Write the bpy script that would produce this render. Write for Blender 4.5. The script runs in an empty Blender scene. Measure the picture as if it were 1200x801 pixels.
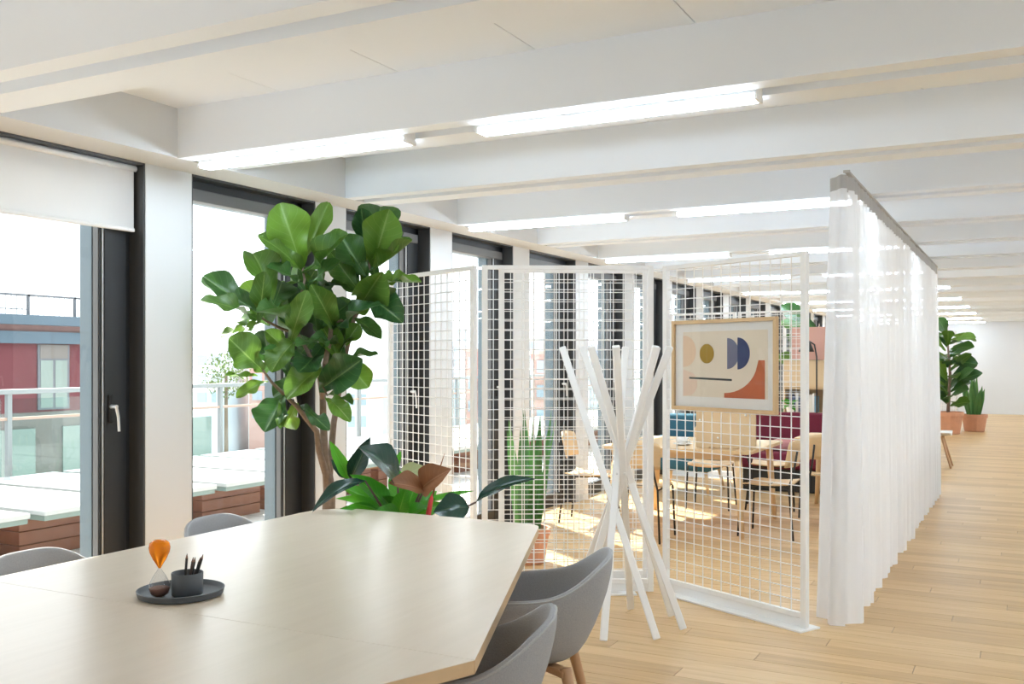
import bpy, bmesh, math, random
from mathutils import Vector, Matrix

# ------------------------------------------------------------------ camera, sky, sun, exposure
SC = bpy.context.scene
COL = SC.collection
F, HZ, H = 1146.0, 422.0, 1.5            # focal length in pixels (1200 wide), horizon row, eye height
YAW = math.radians(27.63)
FW = Vector((-math.sin(YAW), math.cos(YAW), 0.0))
RT = Vector((math.cos(YAW), math.sin(YAW), 0.0))
cd = bpy.data.cameras.new('camera')
cd.sensor_fit = 'HORIZONTAL'; cd.sensor_width = 36.0
cd.lens = 36.0 * F / 1200.0
cd.shift_y = (HZ - 400.5) / 1200.0
cd.clip_start = 0.05; cd.clip_end = 1500
cam = bpy.data.objects.new('camera', cd); COL.objects.link(cam)
cam.location = (0, 0, H); cam.rotation_euler = (math.radians(90), 0, YAW)
SC.camera = cam

w = bpy.data.worlds.new('sky'); SC.world = w; w.use_nodes = True
bg = w.node_tree.nodes['Background']
bg.inputs[0].default_value = (0.90, 0.95, 1.0, 1); bg.inputs[1].default_value = 1.4

sd = bpy.data.lights.new('sun', 'SUN'); sd.energy = 9.0; sd.angle = math.radians(1.2); sd.color = (1, .95, .87)
sun = bpy.data.objects.new('sun', sd); COL.objects.link(sun)
sun.rotation_euler = Vector((0.74, -0.55, -1.0)).to_track_quat('-Z', 'Y').to_euler()

SC.view_settings.view_transform = 'Standard'; SC.view_settings.look = 'None'
SC.view_settings.exposure = 1.15; SC.view_settings.gamma = 1.0
SC.view_settings.use_curve_mapping = False
LAMP = 19.0

random.seed(7)
R = random.Random(11)

# ------------------------------------------------------------------ helpers
def P(u, v, d):
    """a point seen at pixel (u,v) at distance d along the view axis"""
    xc = (u - 600.0) / F * d
    p = RT * xc + FW * d
    return Vector((p.x, p.y, H - (v - HZ) / F * d))

def nodes(m):
    return m.node_tree.nodes, m.node_tree.links

def mat(name, col, rough=.5, metal=0.0, noise=0.0, scale=8.0, stretch=(1, 1, 1), spec=.5, bump=0.0, emit=0.0):
    m = bpy.data.materials.new(name); m.use_nodes = True
    n, l = nodes(m); b = n['Principled BSDF']
    b.inputs['Base Color'].default_value = (*col, 1)
    b.inputs['Roughness'].default_value = rough
    b.inputs['Metallic'].default_value = metal
    b.inputs['Specular IOR Level'].default_value = spec
    if noise or bump:
        tc = n.new('ShaderNodeTexCoord'); mp = n.new('ShaderNodeMapping'); nz = n.new('ShaderNodeTexNoise')
        mp.inputs['Scale'].default_value = stretch; nz.inputs['Scale'].default_value = scale
        nz.inputs['Detail'].default_value = 4
        l.new(tc.outputs['Object'], mp.inputs[0]); l.new(mp.outputs[0], nz.inputs['Vector'])
        if noise:
            mx = n.new('ShaderNodeMix'); mx.data_type = 'RGBA'
            mx.inputs[6].default_value = (*[c * (1 - noise) for c in col], 1)
            mx.inputs[7].default_value = (*[min(1, c * (1 + noise)) for c in col], 1)
            l.new(nz.outputs[0], mx.inputs[0]); l.new(mx.outputs[2], b.inputs['Base Color'])
        if bump:
            bp = n.new('ShaderNodeBump'); bp.inputs['Strength'].default_value = bump; bp.inputs['Distance'].default_value = .004
            l.new(nz.outputs[0], bp.inputs['Height']); l.new(bp.outputs[0], b.inputs['Normal'])
    if emit:
        b.inputs['Emission Color'].default_value = (*col, 1); b.inputs['Emission Strength'].default_value = emit
    return m

def wood(name, dark, light, axis='Y', scale=6.0, rough=.45):
    """oak: long stretched grain along one object axis"""
    m = bpy.data.materials.new(name); m.use_nodes = True
    n, l = nodes(m); b = n['Principled BSDF']; b.inputs['Roughness'].default_value = rough
    tc = n.new('ShaderNodeTexCoord'); mp = n.new('ShaderNodeMapping')
    st = {'X': (.07, 1, 1), 'Y': (1, .07, 1), 'Z': (1, 1, .07)}[axis]
    mp.inputs['Scale'].default_value = [s * scale for s in st]
    a = n.new('ShaderNodeTexNoise'); a.inputs['Scale'].default_value = 5; a.inputs['Detail'].default_value = 6; a.inputs['Distortion'].default_value = .6
    c = n.new('ShaderNodeTexNoise'); c.inputs['Scale'].default_value = 1.2; c.inputs['Detail'].default_value = 2
    ad = n.new('ShaderNodeMath'); ad.operation = 'MULTIPLY_ADD'; ad.inputs[1].default_value = .55
    ml = n.new('ShaderNodeMath'); ml.operation = 'MULTIPLY'; ml.inputs[1].default_value = .45
    cr = n.new('ShaderNodeMix'); cr.data_type = 'RGBA'
    cr.inputs[6].default_value = (*dark, 1); cr.inputs[7].default_value = (*light, 1)
    l.new(tc.outputs['Object'], mp.inputs[0]); l.new(mp.outputs[0], a.inputs['Vector']); l.new(mp.outputs[0], c.inputs['Vector'])
    l.new(c.outputs[0], ml.inputs[0]); l.new(a.outputs[0], ad.inputs[0]); l.new(ml.outputs[0], ad.inputs[2])
    l.new(ad.outputs[0], cr.inputs[0]); l.new(cr.outputs[2], b.inputs['Base Color'])
    return m

ROW_W, PLANK_L = .14, 1.9
def floor_material():
    """oak boards running along X: each board's own tone worked out from its row and place in the row"""
    m = bpy.data.materials.new('oak_floor'); m.use_nodes = True
    n, l = nodes(m); b = n['Principled BSDF']
    ge = n.new('ShaderNodeNewGeometry'); sp = n.new('ShaderNodeSeparateXYZ'); l.new(ge.outputs['Position'], sp.inputs[0])
    def M(op, a, bb=None, cc=None):
        k = n.new('ShaderNodeMath'); k.operation = op
        for i, x in enumerate((a, bb, cc)):
            if x is None: continue
            if isinstance(x, (int, float)): k.inputs[i].default_value = x
            else: l.new(x, k.inputs[i])
        return k.outputs[0]
    ry = M('DIVIDE', sp.outputs[1], ROW_W); row = M('FLOOR', ry)
    off = M('MULTIPLY', M('FRACT', M('MULTIPLY', row, .6180339)), PLANK_L)
    rx = M('DIVIDE', M('ADD', sp.outputs[0], off), PLANK_L); colm = M('FLOOR', rx)
    cb = n.new('ShaderNodeCombineXYZ'); l.new(row, cb.inputs[0]); l.new(colm, cb.inputs[1])
    wn = n.new('ShaderNodeTexWhiteNoise'); wn.noise_dimensions = '2D'; l.new(cb.outputs[0], wn.inputs[0])
    # grain, shifted per board
    cg = n.new('ShaderNodeCombineXYZ')
    l.new(M('MULTIPLY', sp.outputs[0], 1.1), cg.inputs[0]); l.new(M('MULTIPLY', sp.outputs[1], 16.0), cg.inputs[1]); l.new(M('MULTIPLY', wn.outputs[0], 37.0), cg.inputs[2])
    nz = n.new('ShaderNodeTexNoise'); nz.inputs['Scale'].default_value = 2.2; nz.inputs['Detail'].default_value = 6; nz.inputs['Distortion'].default_value = .5
    l.new(cg.outputs[0], nz.inputs['Vector'])
    t = M('ADD', M('MULTIPLY', wn.outputs[0], .40), M('MULTIPLY', nz.outputs[0], .72))
    cr = n.new('ShaderNodeValToRGB'); e = cr.color_ramp.elements
    e[0].position = .12; e[0].color = (.40, .235, .10, 1); e[1].position = .95; e[1].color = (.70, .49, .26, 1)
    k = e.new(.55); k.color = (.56, .36, .165, 1)
    l.new(t, cr.inputs[0])
    # hairline joints for the boards too far off to be built singly
    fy = M('FRACT', ry); fx = M('FRACT', rx)
    jy = M('LESS_THAN', M('MINIMUM', fy, M('SUBTRACT', 1.0, fy)), .012)
    jx = M('LESS_THAN', M('MINIMUM', fx, M('SUBTRACT', 1.0, fx)), .0012)
    j = M('MULTIPLY', M('MAXIMUM', jy, jx), .45)
    mx = n.new('ShaderNodeMix'); mx.data_type = 'RGBA'; mx.inputs[7].default_value = (.2, .12, .06, 1)
    l.new(j, mx.inputs[0]); l.new(cr.outputs[0], mx.inputs[6]); l.new(mx.outputs[2], b.inputs['Base Color'])
    b.inputs['Roughness'].default_value = .38
    b.inputs['Specular IOR Level'].default_value = .4
    return m

def glass_material(name, tint=(1, 1, 1), refl=.5, haze=0.0):
    m = bpy.data.materials.new(name); m.use_nodes = True
    n, l = nodes(m); n.remove(n['Principled BSDF'])
    tr = n.new('ShaderNodeBsdfTransparent'); tr.inputs[0].default_value = (*tint, 1)
    gl = n.new('ShaderNodeBsdfGlossy'); gl.inputs['Roughness'].default_value = .0
    lw = n.new('ShaderNodeLayerWeight'); pw = n.new('ShaderNodeMath'); pw.operation = 'POWER'; pw.inputs[1].default_value = 5
    mu = n.new('ShaderNodeMath'); mu.operation = 'MULTIPLY_ADD'; mu.inputs[1].default_value = .9 * refl; mu.inputs[2].default_value = .04 * refl
    mx = n.new('ShaderNodeMixShader')
    l.new(lw.outputs['Facing'], pw.inputs[0]); l.new(pw.outputs[0], mu.inputs[0]); l.new(mu.outputs[0], mx.inputs[0]); l.new(tr.outputs[0], mx.inputs[1]); l.new(gl.outputs[0], mx.inputs[2])
    l.new(mx.outputs[0], n['Material Output'].inputs[0])
    return m

def sheer_material(name, col, see, thru):
    m = bpy.data.materials.new(name); m.use_nodes = True
    n, l = nodes(m); n.remove(n['Principled BSDF'])
    di = n.new('ShaderNodeBsdfDiffuse'); di.inputs[0].default_value = (*col, 1)
    tl = n.new('ShaderNodeBsdfTranslucent'); tl.inputs[0].default_value = (*col, 1)
    tp = n.new('ShaderNodeBsdfTransparent')
    a = n.new('ShaderNodeMixShader'); a.inputs[0].default_value = thru
    c = n.new('ShaderNodeMixShader'); c.inputs[0].default_value = see
    l.new(di.outputs[0], a.inputs[1]); l.new(tl.outputs[0], a.inputs[2])
    l.new(a.outputs[0], c.inputs[1]); l.new(tp.outputs[0], c.inputs[2])
    l.new(c.outputs[0], n['Material Output'].inputs[0])
    return m

def leaf_material(name, dark, light, vein, rough=.38, thru=.3):
    m = bpy.data.materials.new(name); m.use_nodes = True
    n, l = nodes(m); b = n['Principled BSDF']; b.inputs['Roughness'].default_value = rough
    oi = n.new('ShaderNodeObjectInfo'); tc = n.new('ShaderNodeTexCoord'); uv = n.new('ShaderNodeUVMap'); uv.uv_map = 'leaf'
    nz = n.new('ShaderNodeTexNoise'); nz.inputs['Scale'].default_value = 9; nz.inputs['Detail'].default_value = 2
    l.new(tc.outputs['Object'], nz.inputs['Vector'])
    av = n.new('ShaderNodeMath'); av.operation = 'MULTIPLY_ADD'; av.inputs[1].default_value = .7
    ns = n.new('ShaderNodeMath'); ns.operation = 'MULTIPLY'; ns.inputs[1].default_value = .35
    l.new(nz.outputs[0], ns.inputs[0]); l.new(oi.outputs['Random'], av.inputs[0]); l.new(ns.outputs[0], av.inputs[2])
    mx = n.new('ShaderNodeMix'); mx.data_type = 'RGBA'; mx.inputs[6].default_value = (*dark, 1); mx.inputs[7].default_value = (*light, 1)
    l.new(av.outputs[0], mx.inputs[0])
    sx = n.new('ShaderNodeSeparateXYZ'); l.new(uv.outputs[0], sx.inputs[0])
    def M(op, a, bb=None):
        k = n.new('ShaderNodeMath'); k.operation = op
        for i, x in enumerate((a, bb)):
            if x is None: continue
            if isinstance(x, (int, float)): k.inputs[i].default_value = x
            else: l.new(x, k.inputs[i])
        return k.outputs[0]
    q = M('ABSOLUTE', M('SUBTRACT', sx.outputs[1], .5))
    rib = M('LESS_THAN', q, .022)
    side = M('LESS_THAN', M('FRACT', M('SUBTRACT', M('MULTIPLY', sx.outputs[0], 8.0), M('MULTIPLY', q, 4.5))), .07)
    vm = M('MAXIMUM', rib, M('MULTIPLY', side, .45))
    m2 = n.new('ShaderNodeMix'); m2.data_type = 'RGBA'; m2.inputs[7].default_value = (*vein, 1)
    l.new(M('MULTIPLY', vm, .7), m2.inputs[0]); l.new(mx.outputs[2], m2.inputs[6]); l.new(m2.outputs[2], b.inputs['Base Color'])
    tl = n.new('ShaderNodeBsdfTranslucent'); l.new(m2.outputs[2], tl.inputs[0])
    ms = n.new('ShaderNodeMixShader'); ms.inputs[0].default_value = thru
    l.new(b.outputs[0], ms.inputs[1]); l.new(tl.outputs[0], ms.inputs[2]); l.new(ms.outputs[0], n['Material Output'].inputs[0])
    return m

class MB:
    """collects geometry, in world coordinates, and links it as one mesh object"""
    def __init__(s): s.bm = bmesh.new(); s.uv = s.bm.loops.layers.uv.new('leaf')
    def box(s, x0, x1, y0, y1, z0, z1, bev=0.0, seg=1):
        vs = [s.bm.verts.new((x, y, z)) for x in (x0, x1) for y in (y0, y1) for z in (z0, z1)]
        fs = [(0, 1, 3, 2), (4, 6, 7, 5), (0, 4, 5, 1), (2, 3, 7, 6), (0, 2, 6, 4), (1, 5, 7, 3)]
        ff = [s.bm.faces.new([vs[i] for i in f]) for f in fs]
        if bev:
            ed = list({e for f in ff for e in f.edges})
            bmesh.ops.bevel(s.bm, geom=ed, offset=bev, segments=seg, affect='EDGES', profile=.5)
        return s
    def obox(s, c, ax, ay, az, hx, hy, hz, bev=0.0):
        """box about centre c with unit axes and half sizes"""
        c = Vector(c); n0 = len(s.bm.verts)
        vs = [s.bm.verts.new(c + ax * hx * i + ay * hy * j + az * hz * k) for i in (-1, 1) for j in (-1, 1) for k in (-1, 1)]
        fs = [(0, 1, 3, 2), (4, 6, 7, 5), (0, 4, 5, 1), (2, 3, 7, 6), (0, 2, 6, 4), (1, 5, 7, 3)]
        ff = [s.bm.faces.new([vs[i] for i in f]) for f in fs]
        if bev:
            ed = list({e for f in ff for e in f.edges})
            bmesh.ops.bevel(s.bm, geom=ed, offset=bev, segments=1, affect='EDGES')
        return s
    def bar(s, a, b, w, t, up=Vector((0, 0, 1)), bev=0.0):
        a, b = Vector(a), Vector(b); z = (b - a).normalized()
        x = up.cross(z)
        if x.length < 1e-4: x = Vector((1, 0, 0)).cross(z)
        x.normalize(); y = z.cross(x)
        return s.obox((a + b) / 2, x, y, z, w / 2, t / 2, (b - a).length / 2, bev)
    def tube(s, pts, rad, seg=8, cap=True):
        pts = [Vector(p) for p in pts]
        rad = rad if isinstance(rad, (list, tuple)) else [rad] * len(pts)
        rings = []; ref = None
        for i, p in enumerate(pts):
            t = (pts[min(i + 1, len(pts) - 1)] - pts[max(i - 1, 0)]).normalized()
            if ref is None: ref = Vector((0, 0, 1)) if abs(t.z) < .9 else Vector((1, 0, 0))
            x = (ref - t * ref.dot(t)).normalized(); y = t.cross(x); ref = x
            rings.append([s.bm.verts.new(p + (x * math.cos(2 * math.pi * k / seg) + y * math.sin(2 * math.pi * k / seg)) * rad[i]) for k in range(seg)])
        for a, b in zip(rings, rings[1:]):
            for k in range(seg):
                s.bm.faces.new((a[k], a[(k + 1) % seg], b[(k + 1) % seg], b[k]))
        if cap:
            s.bm.faces.new(rings[0][::-1]); s.bm.faces.new(rings[-1])
        return s
    def lathe(s, prof, c, seg=24):
        c = Vector(c); rings = []
        for r, z in prof:
            if r < 1e-5: rings.append([s.bm.verts.new(c + Vector((0, 0, z)))])
            else: rings.append([s.bm.verts.new(c + Vector((r * math.cos(2 * math.pi * k / seg), r * math.sin(2 * math.pi * k / seg), z))) for k in range(seg)])
        for a, b in zip(rings, rings[1:]):
            for k in range(seg):
                k2 = (k + 1) % seg
                if len(a) == 1 and len(b) == 1: continue
                if len(a) == 1: s.bm.faces.new((a[0], b[k2], b[k]))
                elif len(b) == 1: s.bm.faces.new((a[k], a[k2], b[0]))
                else: s.bm.faces.new((a[k], a[k2], b[k2], b[k]))
        return s
    def prism(s, pts, z0, z1, bev=0.0):
        a = [s.bm.verts.new((x, y, z0)) for x, y in pts]; b = [s.bm.verts.new((x, y, z1)) for x, y in pts]
        n = len(pts); ft = s.bm.faces.new(b); s.bm.faces.new(a[::-1])
        for i in range(n): s.bm.faces.new((a[i], a[(i + 1) % n], b[(i + 1) % n], b[i]))
        if bev: bmesh.ops.bevel(s.bm, geom=list(ft.edges), offset=bev, segments=2, affect='EDGES')
        return s
    def flat(s, pts):
        s.bm.faces.new([s.bm.verts.new(p) for p in pts]); return s
    def extr(s, pts, vec):
        """outline of 3D points pushed along a vector"""
        a = [s.bm.verts.new(Vector(p)) for p in pts]; b = [s.bm.verts.new(Vector(p) + vec) for p in pts]; n = len(pts)
        s.bm.faces.new(a[::-1]); s.bm.faces.new(b)
        for i in range(n): s.bm.faces.new((a[i], a[(i + 1) % n], b[(i + 1) % n], b[i]))
        return s
    def grid(s, fn, nu, nv, closed_u=False):
        vs = [[s.bm.verts.new(fn(i / nu, j / nv)) for j in range(nv + 1)] for i in range(nu + (0 if closed_u else 1))]
        m = len(vs)
        for i in range(nu):
            for j in range(nv):
                f = s.bm.faces.new((vs[i][j], vs[(i + 1) % m][j], vs[(i + 1) % m][j + 1], vs[i][j + 1]))
                for lp, (a, b) in zip(f.loops, ((i, j), (i + 1, j), (i + 1, j + 1), (i, j + 1))): lp[s.uv].uv = (a / nu, b / nv)
        return s
    def build(s, name, m, parent=None, smooth=False, base=None, recalc=True):
        if recalc: bmesh.ops.recalc_face_normals(s.bm, faces=s.bm.faces)
        me = bpy.data.meshes.new(name); 
        if parent is not None:
            o0 = ORG.get(parent.name, Vector((0, 0, 0)))
        else:
            if base is None:
                xs = [v.co for v in s.bm.verts]
                base = Vector(((min(c.x for c in xs) + max(c.x for c in xs)) / 2, (min(c.y for c in xs) + max(c.y for c in xs)) / 2, min(c.z for c in xs)))
            o0 = Vector(base)
        bmesh.ops.translate(s.bm, verts=s.bm.verts, vec=-o0)
        s.bm.to_mesh(me); s.bm.free()
        if smooth:
            for p in me.polygons: p.use_smooth = True
        me.materials.append(m)
        o = bpy.data.objects.new(name, me); COL.objects.link(o)
        if parent is not None:
            o.parent = parent; ORG[o.name] = o0
        else:
            o.location = o0; ORG[o.name] = o0
        return o
ORG = {}

def tag(o, label=None, cat=None, group=None, kind=None):
    if label: o['label'] = label
    if cat: o['category'] = cat
    if group: o['group'] = group
    if kind: o['kind'] = kind
    return o

def thing(name, loc, label=None, cat=None, group=None, kind=None):
    o = bpy.data.objects.new(name, None); COL.objects.link(o)
    o.location = loc; o.empty_display_size = .1; ORG[o.name] = Vector(loc)
    return tag(o, label, cat, group, kind)

def copy_tree(o, parent=None):
    c = o.copy(); COL.objects.link(c); c.parent = parent
    for ch in list(KIDS.get(o.name, [])) or [x for x in o.children]: copy_tree(ch, c)
    return c
KIDS = {}

def smooth_angle(o, deg=40):
    me = o.data
    for p in me.polygons: p.use_smooth = True
    try: me.set_sharp_from_angle(angle=math.radians(deg))
    except Exception: pass
    return o

# ------------------------------------------------------------------ materials
M_white = mat('white_plaster', (.67, .685, .70), .75, noise=.015, scale=3)
M_ceil = mat('ceiling_paint', (.84, .895, .97), .8)
M_beam = mat('beam_paint', (.84, .895, .97), .7, noise=.01, scale=2)
M_floor = floor_material()
M_dark = mat('dark_anodised', (.022, .024, .027), .35, spec=.5)
M_darkrev = mat('dark_reveal', (.05, .053, .058), .3, spec=.6)
M_greyrev = mat('outer_jamb_grey', (.15, .20, .235), .4)
M_box = mat('blind_box_grey', (.16, .16, .165), .5)
M_alu = mat('aluminium', (.72, .72, .72), .3, metal=.9)
M_black = mat('black_plastic', (.008, .008, .009), .45)
M_glass = glass_material('window_glass', (.97, .985, .98), .75)
M_blind = sheer_material('blind_fabric', (.90, .90, .90), .0, .35)
M_whitemetal = mat('white_steel', (.84, .84, .835), .4)
M_wire = mat('white_wire', (.86, .86, .855), .4)
M_sheer = sheer_material('sheer_curtain', (.87, .875, .89), .05, .45)
M_tape = mat('curtain_tape_shaded', (.44, .43, .42), .9)  # grey puts the shade on the doubled heading cloth into its colour
M_lamp = mat('lamp_diffuser', (.74, .88, 1.0), .5, emit=LAMP)
M_table = wood('oak_veneer', (.60, .51, .40), (.74, .65, .54), 'Y', 7, .28)
M_edge = wood('oak_edge', (.50, .34, .185), (.66, .48, .29), 'Y', 7, .45)
M_oakleg = wood('oak_leg', (.40, .22, .11), (.58, .36, .20), 'Z', 9, .45)
M_ply = wood('oak_ply', (.60, .40, .20), (.78, .58, .35), 'X', 6, .4)
M_plydark = wood('oak_board', (.55, .40, .235), (.66, .50, .31), 'Z', 6, .5)
M_frameoak = wood('oak_frame', (.52, .35, .18), (.70, .51, .30), 'Z', 9, .45)
M_fabric = mat('grey_felt', (.325, .33, .34), .95, noise=.22, scale=260, bump=.25)
M_piping = mat('grey_piping', (.40, .405, .41), .95, noise=.2, scale=260)
M_tray = mat('dark_stoneware', (.075, .085, .095), .5, noise=.08, scale=40)
M_pencilbrown = mat('brown_pencil', (.055, .03, .022), .5)
M_pencil = mat('black_pencil', (.018, .017, .016), .5)
M_pencilwood = mat('pencil_wood', (.20, .10, .06), .6)
M_terra = mat('terracotta', (.58, .29, .175), .85, noise=.1, scale=10)
M_soil = mat('soil', (.035, .022, .015), .95, noise=.4, scale=60)
M_bark = mat('bark', (.20, .145, .105), .85, noise=.35, scale=45, bump=.5)
M_twig = mat('twig', (.12, .09, .05), .8, noise=.2, scale=30)
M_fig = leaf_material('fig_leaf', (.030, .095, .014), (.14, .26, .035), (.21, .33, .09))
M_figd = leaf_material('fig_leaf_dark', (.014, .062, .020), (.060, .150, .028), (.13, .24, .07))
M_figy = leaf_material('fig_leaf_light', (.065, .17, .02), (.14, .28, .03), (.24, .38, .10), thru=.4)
M_philo = leaf_material('philodendron_dark', (.006, .03, .022), (.02, .07, .045), (.05, .10, .06), rough=.22, thru=.12)
M_philog = leaf_material('philodendron_green', (.03, .22, .01), (.10, .40, .025), (.16, .45, .06), thru=.4)
M_philob = leaf_material('philodendron_bronze', (.17, .065, .03), (.27, .12, .055), (.40, .20, .12), rough=.4, thru=.2)
M_philop = leaf_material('philodendron_pale', (.32, .38, .20), (.40, .46, .26), (.5, .5, .3), thru=.5)
M_red = mat('red_sheath', (.62, .05, .06), .4)
M_stem = mat('leaf_stalk', (.09, .05, .04), .5)
M_snake = leaf_material('snake_leaf', (.05, .17, .05), (.14, .34, .09), (.02, .10, .03), thru=.15)
M_pot = mat('white_pot', (.7, .69, .67), .6)
M_blk = mat('black_tube', (.012, .012, .013), .4)
M_teal = mat('teal_fabric', (.03, .115, .165), .9, noise=.15, scale=80)
M_burg = mat('burgundy_fabric', (.155, .012, .032), .9, noise=.15, scale=80)
M_pink = mat('pink_fabric', (.55, .25, .25), .9, noise=.1, scale=80)
M_cup = mat('white_china', (.85, .85, .84), .25)
M_shell = mat('white_shell', (.80, .80, .79), .4)

# ------------------------------------------------------------------ room shell
XW = -4.19                       # inner face of the piers
XS = -3.93                       # inner edge of the soffit along the window wall
XR = 4.4                         # far side of the room (outside the frame)
Y0, Y1 = -2.6, 30.4
ZB, ZC = 2.56, 2.82              # underside of the beams, ceiling between them
PITCH = 1.4275
PIER0 = 3.75
NW0, NW1 = -4, 18

# floor with a tray for the separate boards near the camera
PX0, PX1 = -4.19, 1.3
PR0, PR1 = 28, 72                # rows of boards
PY0, PY1 = PR0 * ROW_W, PR1 * ROW_W
mb = MB()
for (x0, x1, y0, y1) in ((-4.6, PX0, Y0, Y1), (PX1, XR + .2, Y0, Y1), (PX0, PX1, Y0, PY0), (PX0, PX1, PY1, Y1)):
    mb.box(x0, x1, y0, y1, -.12, 0)
mb.box(PX0, PX1, PY0, PY1, -.12, -.012)
floor = mb.build('floor', M_floor, base=(0, 0, 0)); tag(floor, 'light oak board floor of the open office', kind='structure')
boards = {}
for r in range(PR0, PR1):
    off = ((r * .6180339) % 1.0) * PLANK_L
    c = math.floor((PX0 + off) / PLANK_L)
    while True:
        a = max(PX0, c * PLANK_L - off); b = min(PX1, (c + 1) * PLANK_L - off)
        if a >= PX1: break
        if b - a > .01:
            g = .0007
            MB().box(a + g, b - g, r * ROW_W + g, (r + 1) * ROW_W - g, -.012, -.0003 + R.uniform(-.0003, .0003), .0012).build('floor_board', M_floor, floor)
        c += 1

# ceiling slab and panels between the first beams
ceil = MB().box(-4.6, XR + .2, Y0, Y1, ZC + .02, ZC + .2).build('ceiling', M_ceil, base=(0, 0, ZC)); tag(ceil, 'white ceiling of flat panels between deep beams', kind='structure')
BEAM_W = .43
for k in range(-3, 19):
    ya, yb = 3.73 + PITCH * (k - 1) + BEAM_W, 3.73 + PITCH * k
    if k <= 2:
        x = -1.14 - .7 * 4
        while x < XR:
            MB().box(x + .002, min(XR, x + .7) - .002, ya, yb, ZC, ZC + .02, .0015).build('ceiling_panel', M_ceil, ceil)
            x += .7
    else:
        MB().box(XS, XR, ya, yb, ZC, ZC + .02).build('ceiling_panel', M_ceil, ceil)

def beam(k):
    y = 3.73 + PITCH * k
    pr = [(0, ZC + .05), (0, ZB), (.10, ZB), (.10, ZB + .07), (.205, ZB + .07), (.205, ZB), (.29, ZB), (.29, ZB + .012), (BEAM_W, ZB + .012), (BEAM_W, ZC + .05)]
    m = MB().extr([(XS, y + a, z) for a, z in pr], Vector((XR - XS, 0, 0)))
    o = m.build('ceiling_beam', M_beam, None, base=(0, y, ZB))
    return tag(o, 'white ceiling beam with a slot along its underside', kind='structure')
for k in range(-4, 19): beam(k)

# window wall: header, piers; the same added unseen on the right, to let in daylight
def window_wall(side):
    s = 1 if side == 'left' else -1
    X = lambda x: x if s == 1 else (XR - (x - XS))
    def bx(m, x0, x1, *a):
        q = sorted((X(x0), X(x1))); return m.box(q[0], q[1], *a)
    hd = bx(MB(), -4.46, XS, Y0, Y1, ZB, ZC + .2).build('wall_' + side, M_white, base=(X(-4.3), 0, 0))
    tag(hd, 'white header above the row of tall windows' if s == 1 else 'white header above the unseen windows added on the right for daylight', kind='structure')
    for k in range(NW0, NW1 + 1):
        ya = PIER0 + PITCH * k
        bx(MB(), -4.46, XW, ya, ya + .33, 0, ZB).build('pier', M_white, hd)
    return hd
window_wall('left'); window_wall('right')

def window(name, k, left=True):
    """dark framed balcony door window; built at pier k-1 / k, wide lock stile by pier k"""
    yb = PIER0 + PITCH * k; ya = yb - (PITCH - .33)
    X = (lambda x: x) if left else (lambda x: XR - (x - XS))
    t = thing(name, (X(-4.3), yb, 0), kind='structure')
    def bx(m, x0, x1, *a):
        q = sorted((X(x0), X(x1))); return m.box(q[0], q[1], *a)
    XP = -4.30
    f = MB()
    bx(f, XP - .06, XW - .004, yb - .012, yb, 0, ZB); bx(f, XP - .06, XW - .004, ya, ya + .012, 0, ZB)
    bx(f, XP - .06, XW - .004, ya, yb, ZB - .012, ZB)
    f.build('reveal_lining', M_darkrev, t)
    f = MB()
    bx(f, XP - .06, XP, yb - .05, yb - .012, 0, ZB - .012); bx(f, XP - .06, XP, ya + .012, ya + .04, 0, ZB - .012)
    bx(f, XP - .06, XP, ya + .012, yb - .012, 2.50, ZB - .012); bx(f, XP - .06, XP + .01, ya + .012, yb - .012, 0, .045)
    f.build('outer_frame', M_dark, t)
    s = MB()
    bx(s, XP - .055, XP + .012, yb - .185, yb - .045, .045, 2.50, .004); bx(s, XP - .055, XP + .012, ya + .035, ya + .095, .045, 2.50, .004)
    bx(s, XP - .055, XP + .012, ya + .095, yb - .185, .045, .13, .004)
    sash = s.build('sash', M_dark, t)
    bx(MB(), XP - .055, XP + .02, ya + .03, yb - .045, 2.43, 2.50, .004).build('blind_box', M_box, t)
    g = MB()
    bx(g, XP - .035, XP + .006, yb - .193, yb - .185, .13, 2.43)
    g.build('glazing_bead', M_alu, sash)
    bx(MB(), XP - .05, XP - .012, yb - .206, yb - .202, .13, 2.43).build('glazing_bead', M_box, sash)
    bx(MB(), XP - .05, XP - .002, yb - .202, yb - .193, .13, 2.43).build('gasket', M_black, sash)
    bx(MB(), XP - .042, XP - .036, ya + .09, yb - .20, .12, 2.44).build('glass_pane', M_glass, t)
    o = MB()
    bx(o, -4.45, XP - .06, yb - .206, yb, -.05, ZB); bx(o, -4.45, XP - .06, ya, ya + .03, -.05, ZB); bx(o, -4.45, XP - .06, ya + .03, yb - .20, 2.44, ZB); bx(o, -4.45, XP - .06, ya + .03, yb - .20, -.06, .03)
    o.build('outer_jamb', M_greyrev, t)
    h = MB()
    bx(h, XP + .012, XP + .022, yb - .165, yb - .135, 1.17, 1.32, .006)
    hp = h.build('handle_plate', M_black, t)
    q = MB(); xa, xb = X(XP + .02), X(XP + .065)
    q.tube([(xa, yb - .15, 1.255), (xb, yb - .15, 1.255)], .011, 10)
    q.tube([(xb, yb - .155, 1.262), (xb, yb - .14, 1.20), (xb, yb - .135, 1.125)], [.0085, .008, .0075], 10)
    smooth_angle(q.build('handle_lever', M_alu, hp))
    return t
n = 1
for k in range(-3, NW1 + 1):
    window('window_%d' % n, k); n += 1
for k in range(-3, NW1 + 1, 1):
    window('window_%d' % n, k, False); n += 1  # right-hand windows, out of view, added to brighten the room

tag(MB().box(-4.6, XR + .3, Y1, Y1 + .15, -.1, ZC + .2).build('wall_back', M_white), 'plain white wall closing the far end of the office', kind='structure')
tag(MB().box(-4.6, XR + .3, Y0 - .15, Y0, -.1, ZC + .2).build('wall_front', M_white), 'white wall behind the viewer', kind='structure')

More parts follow.
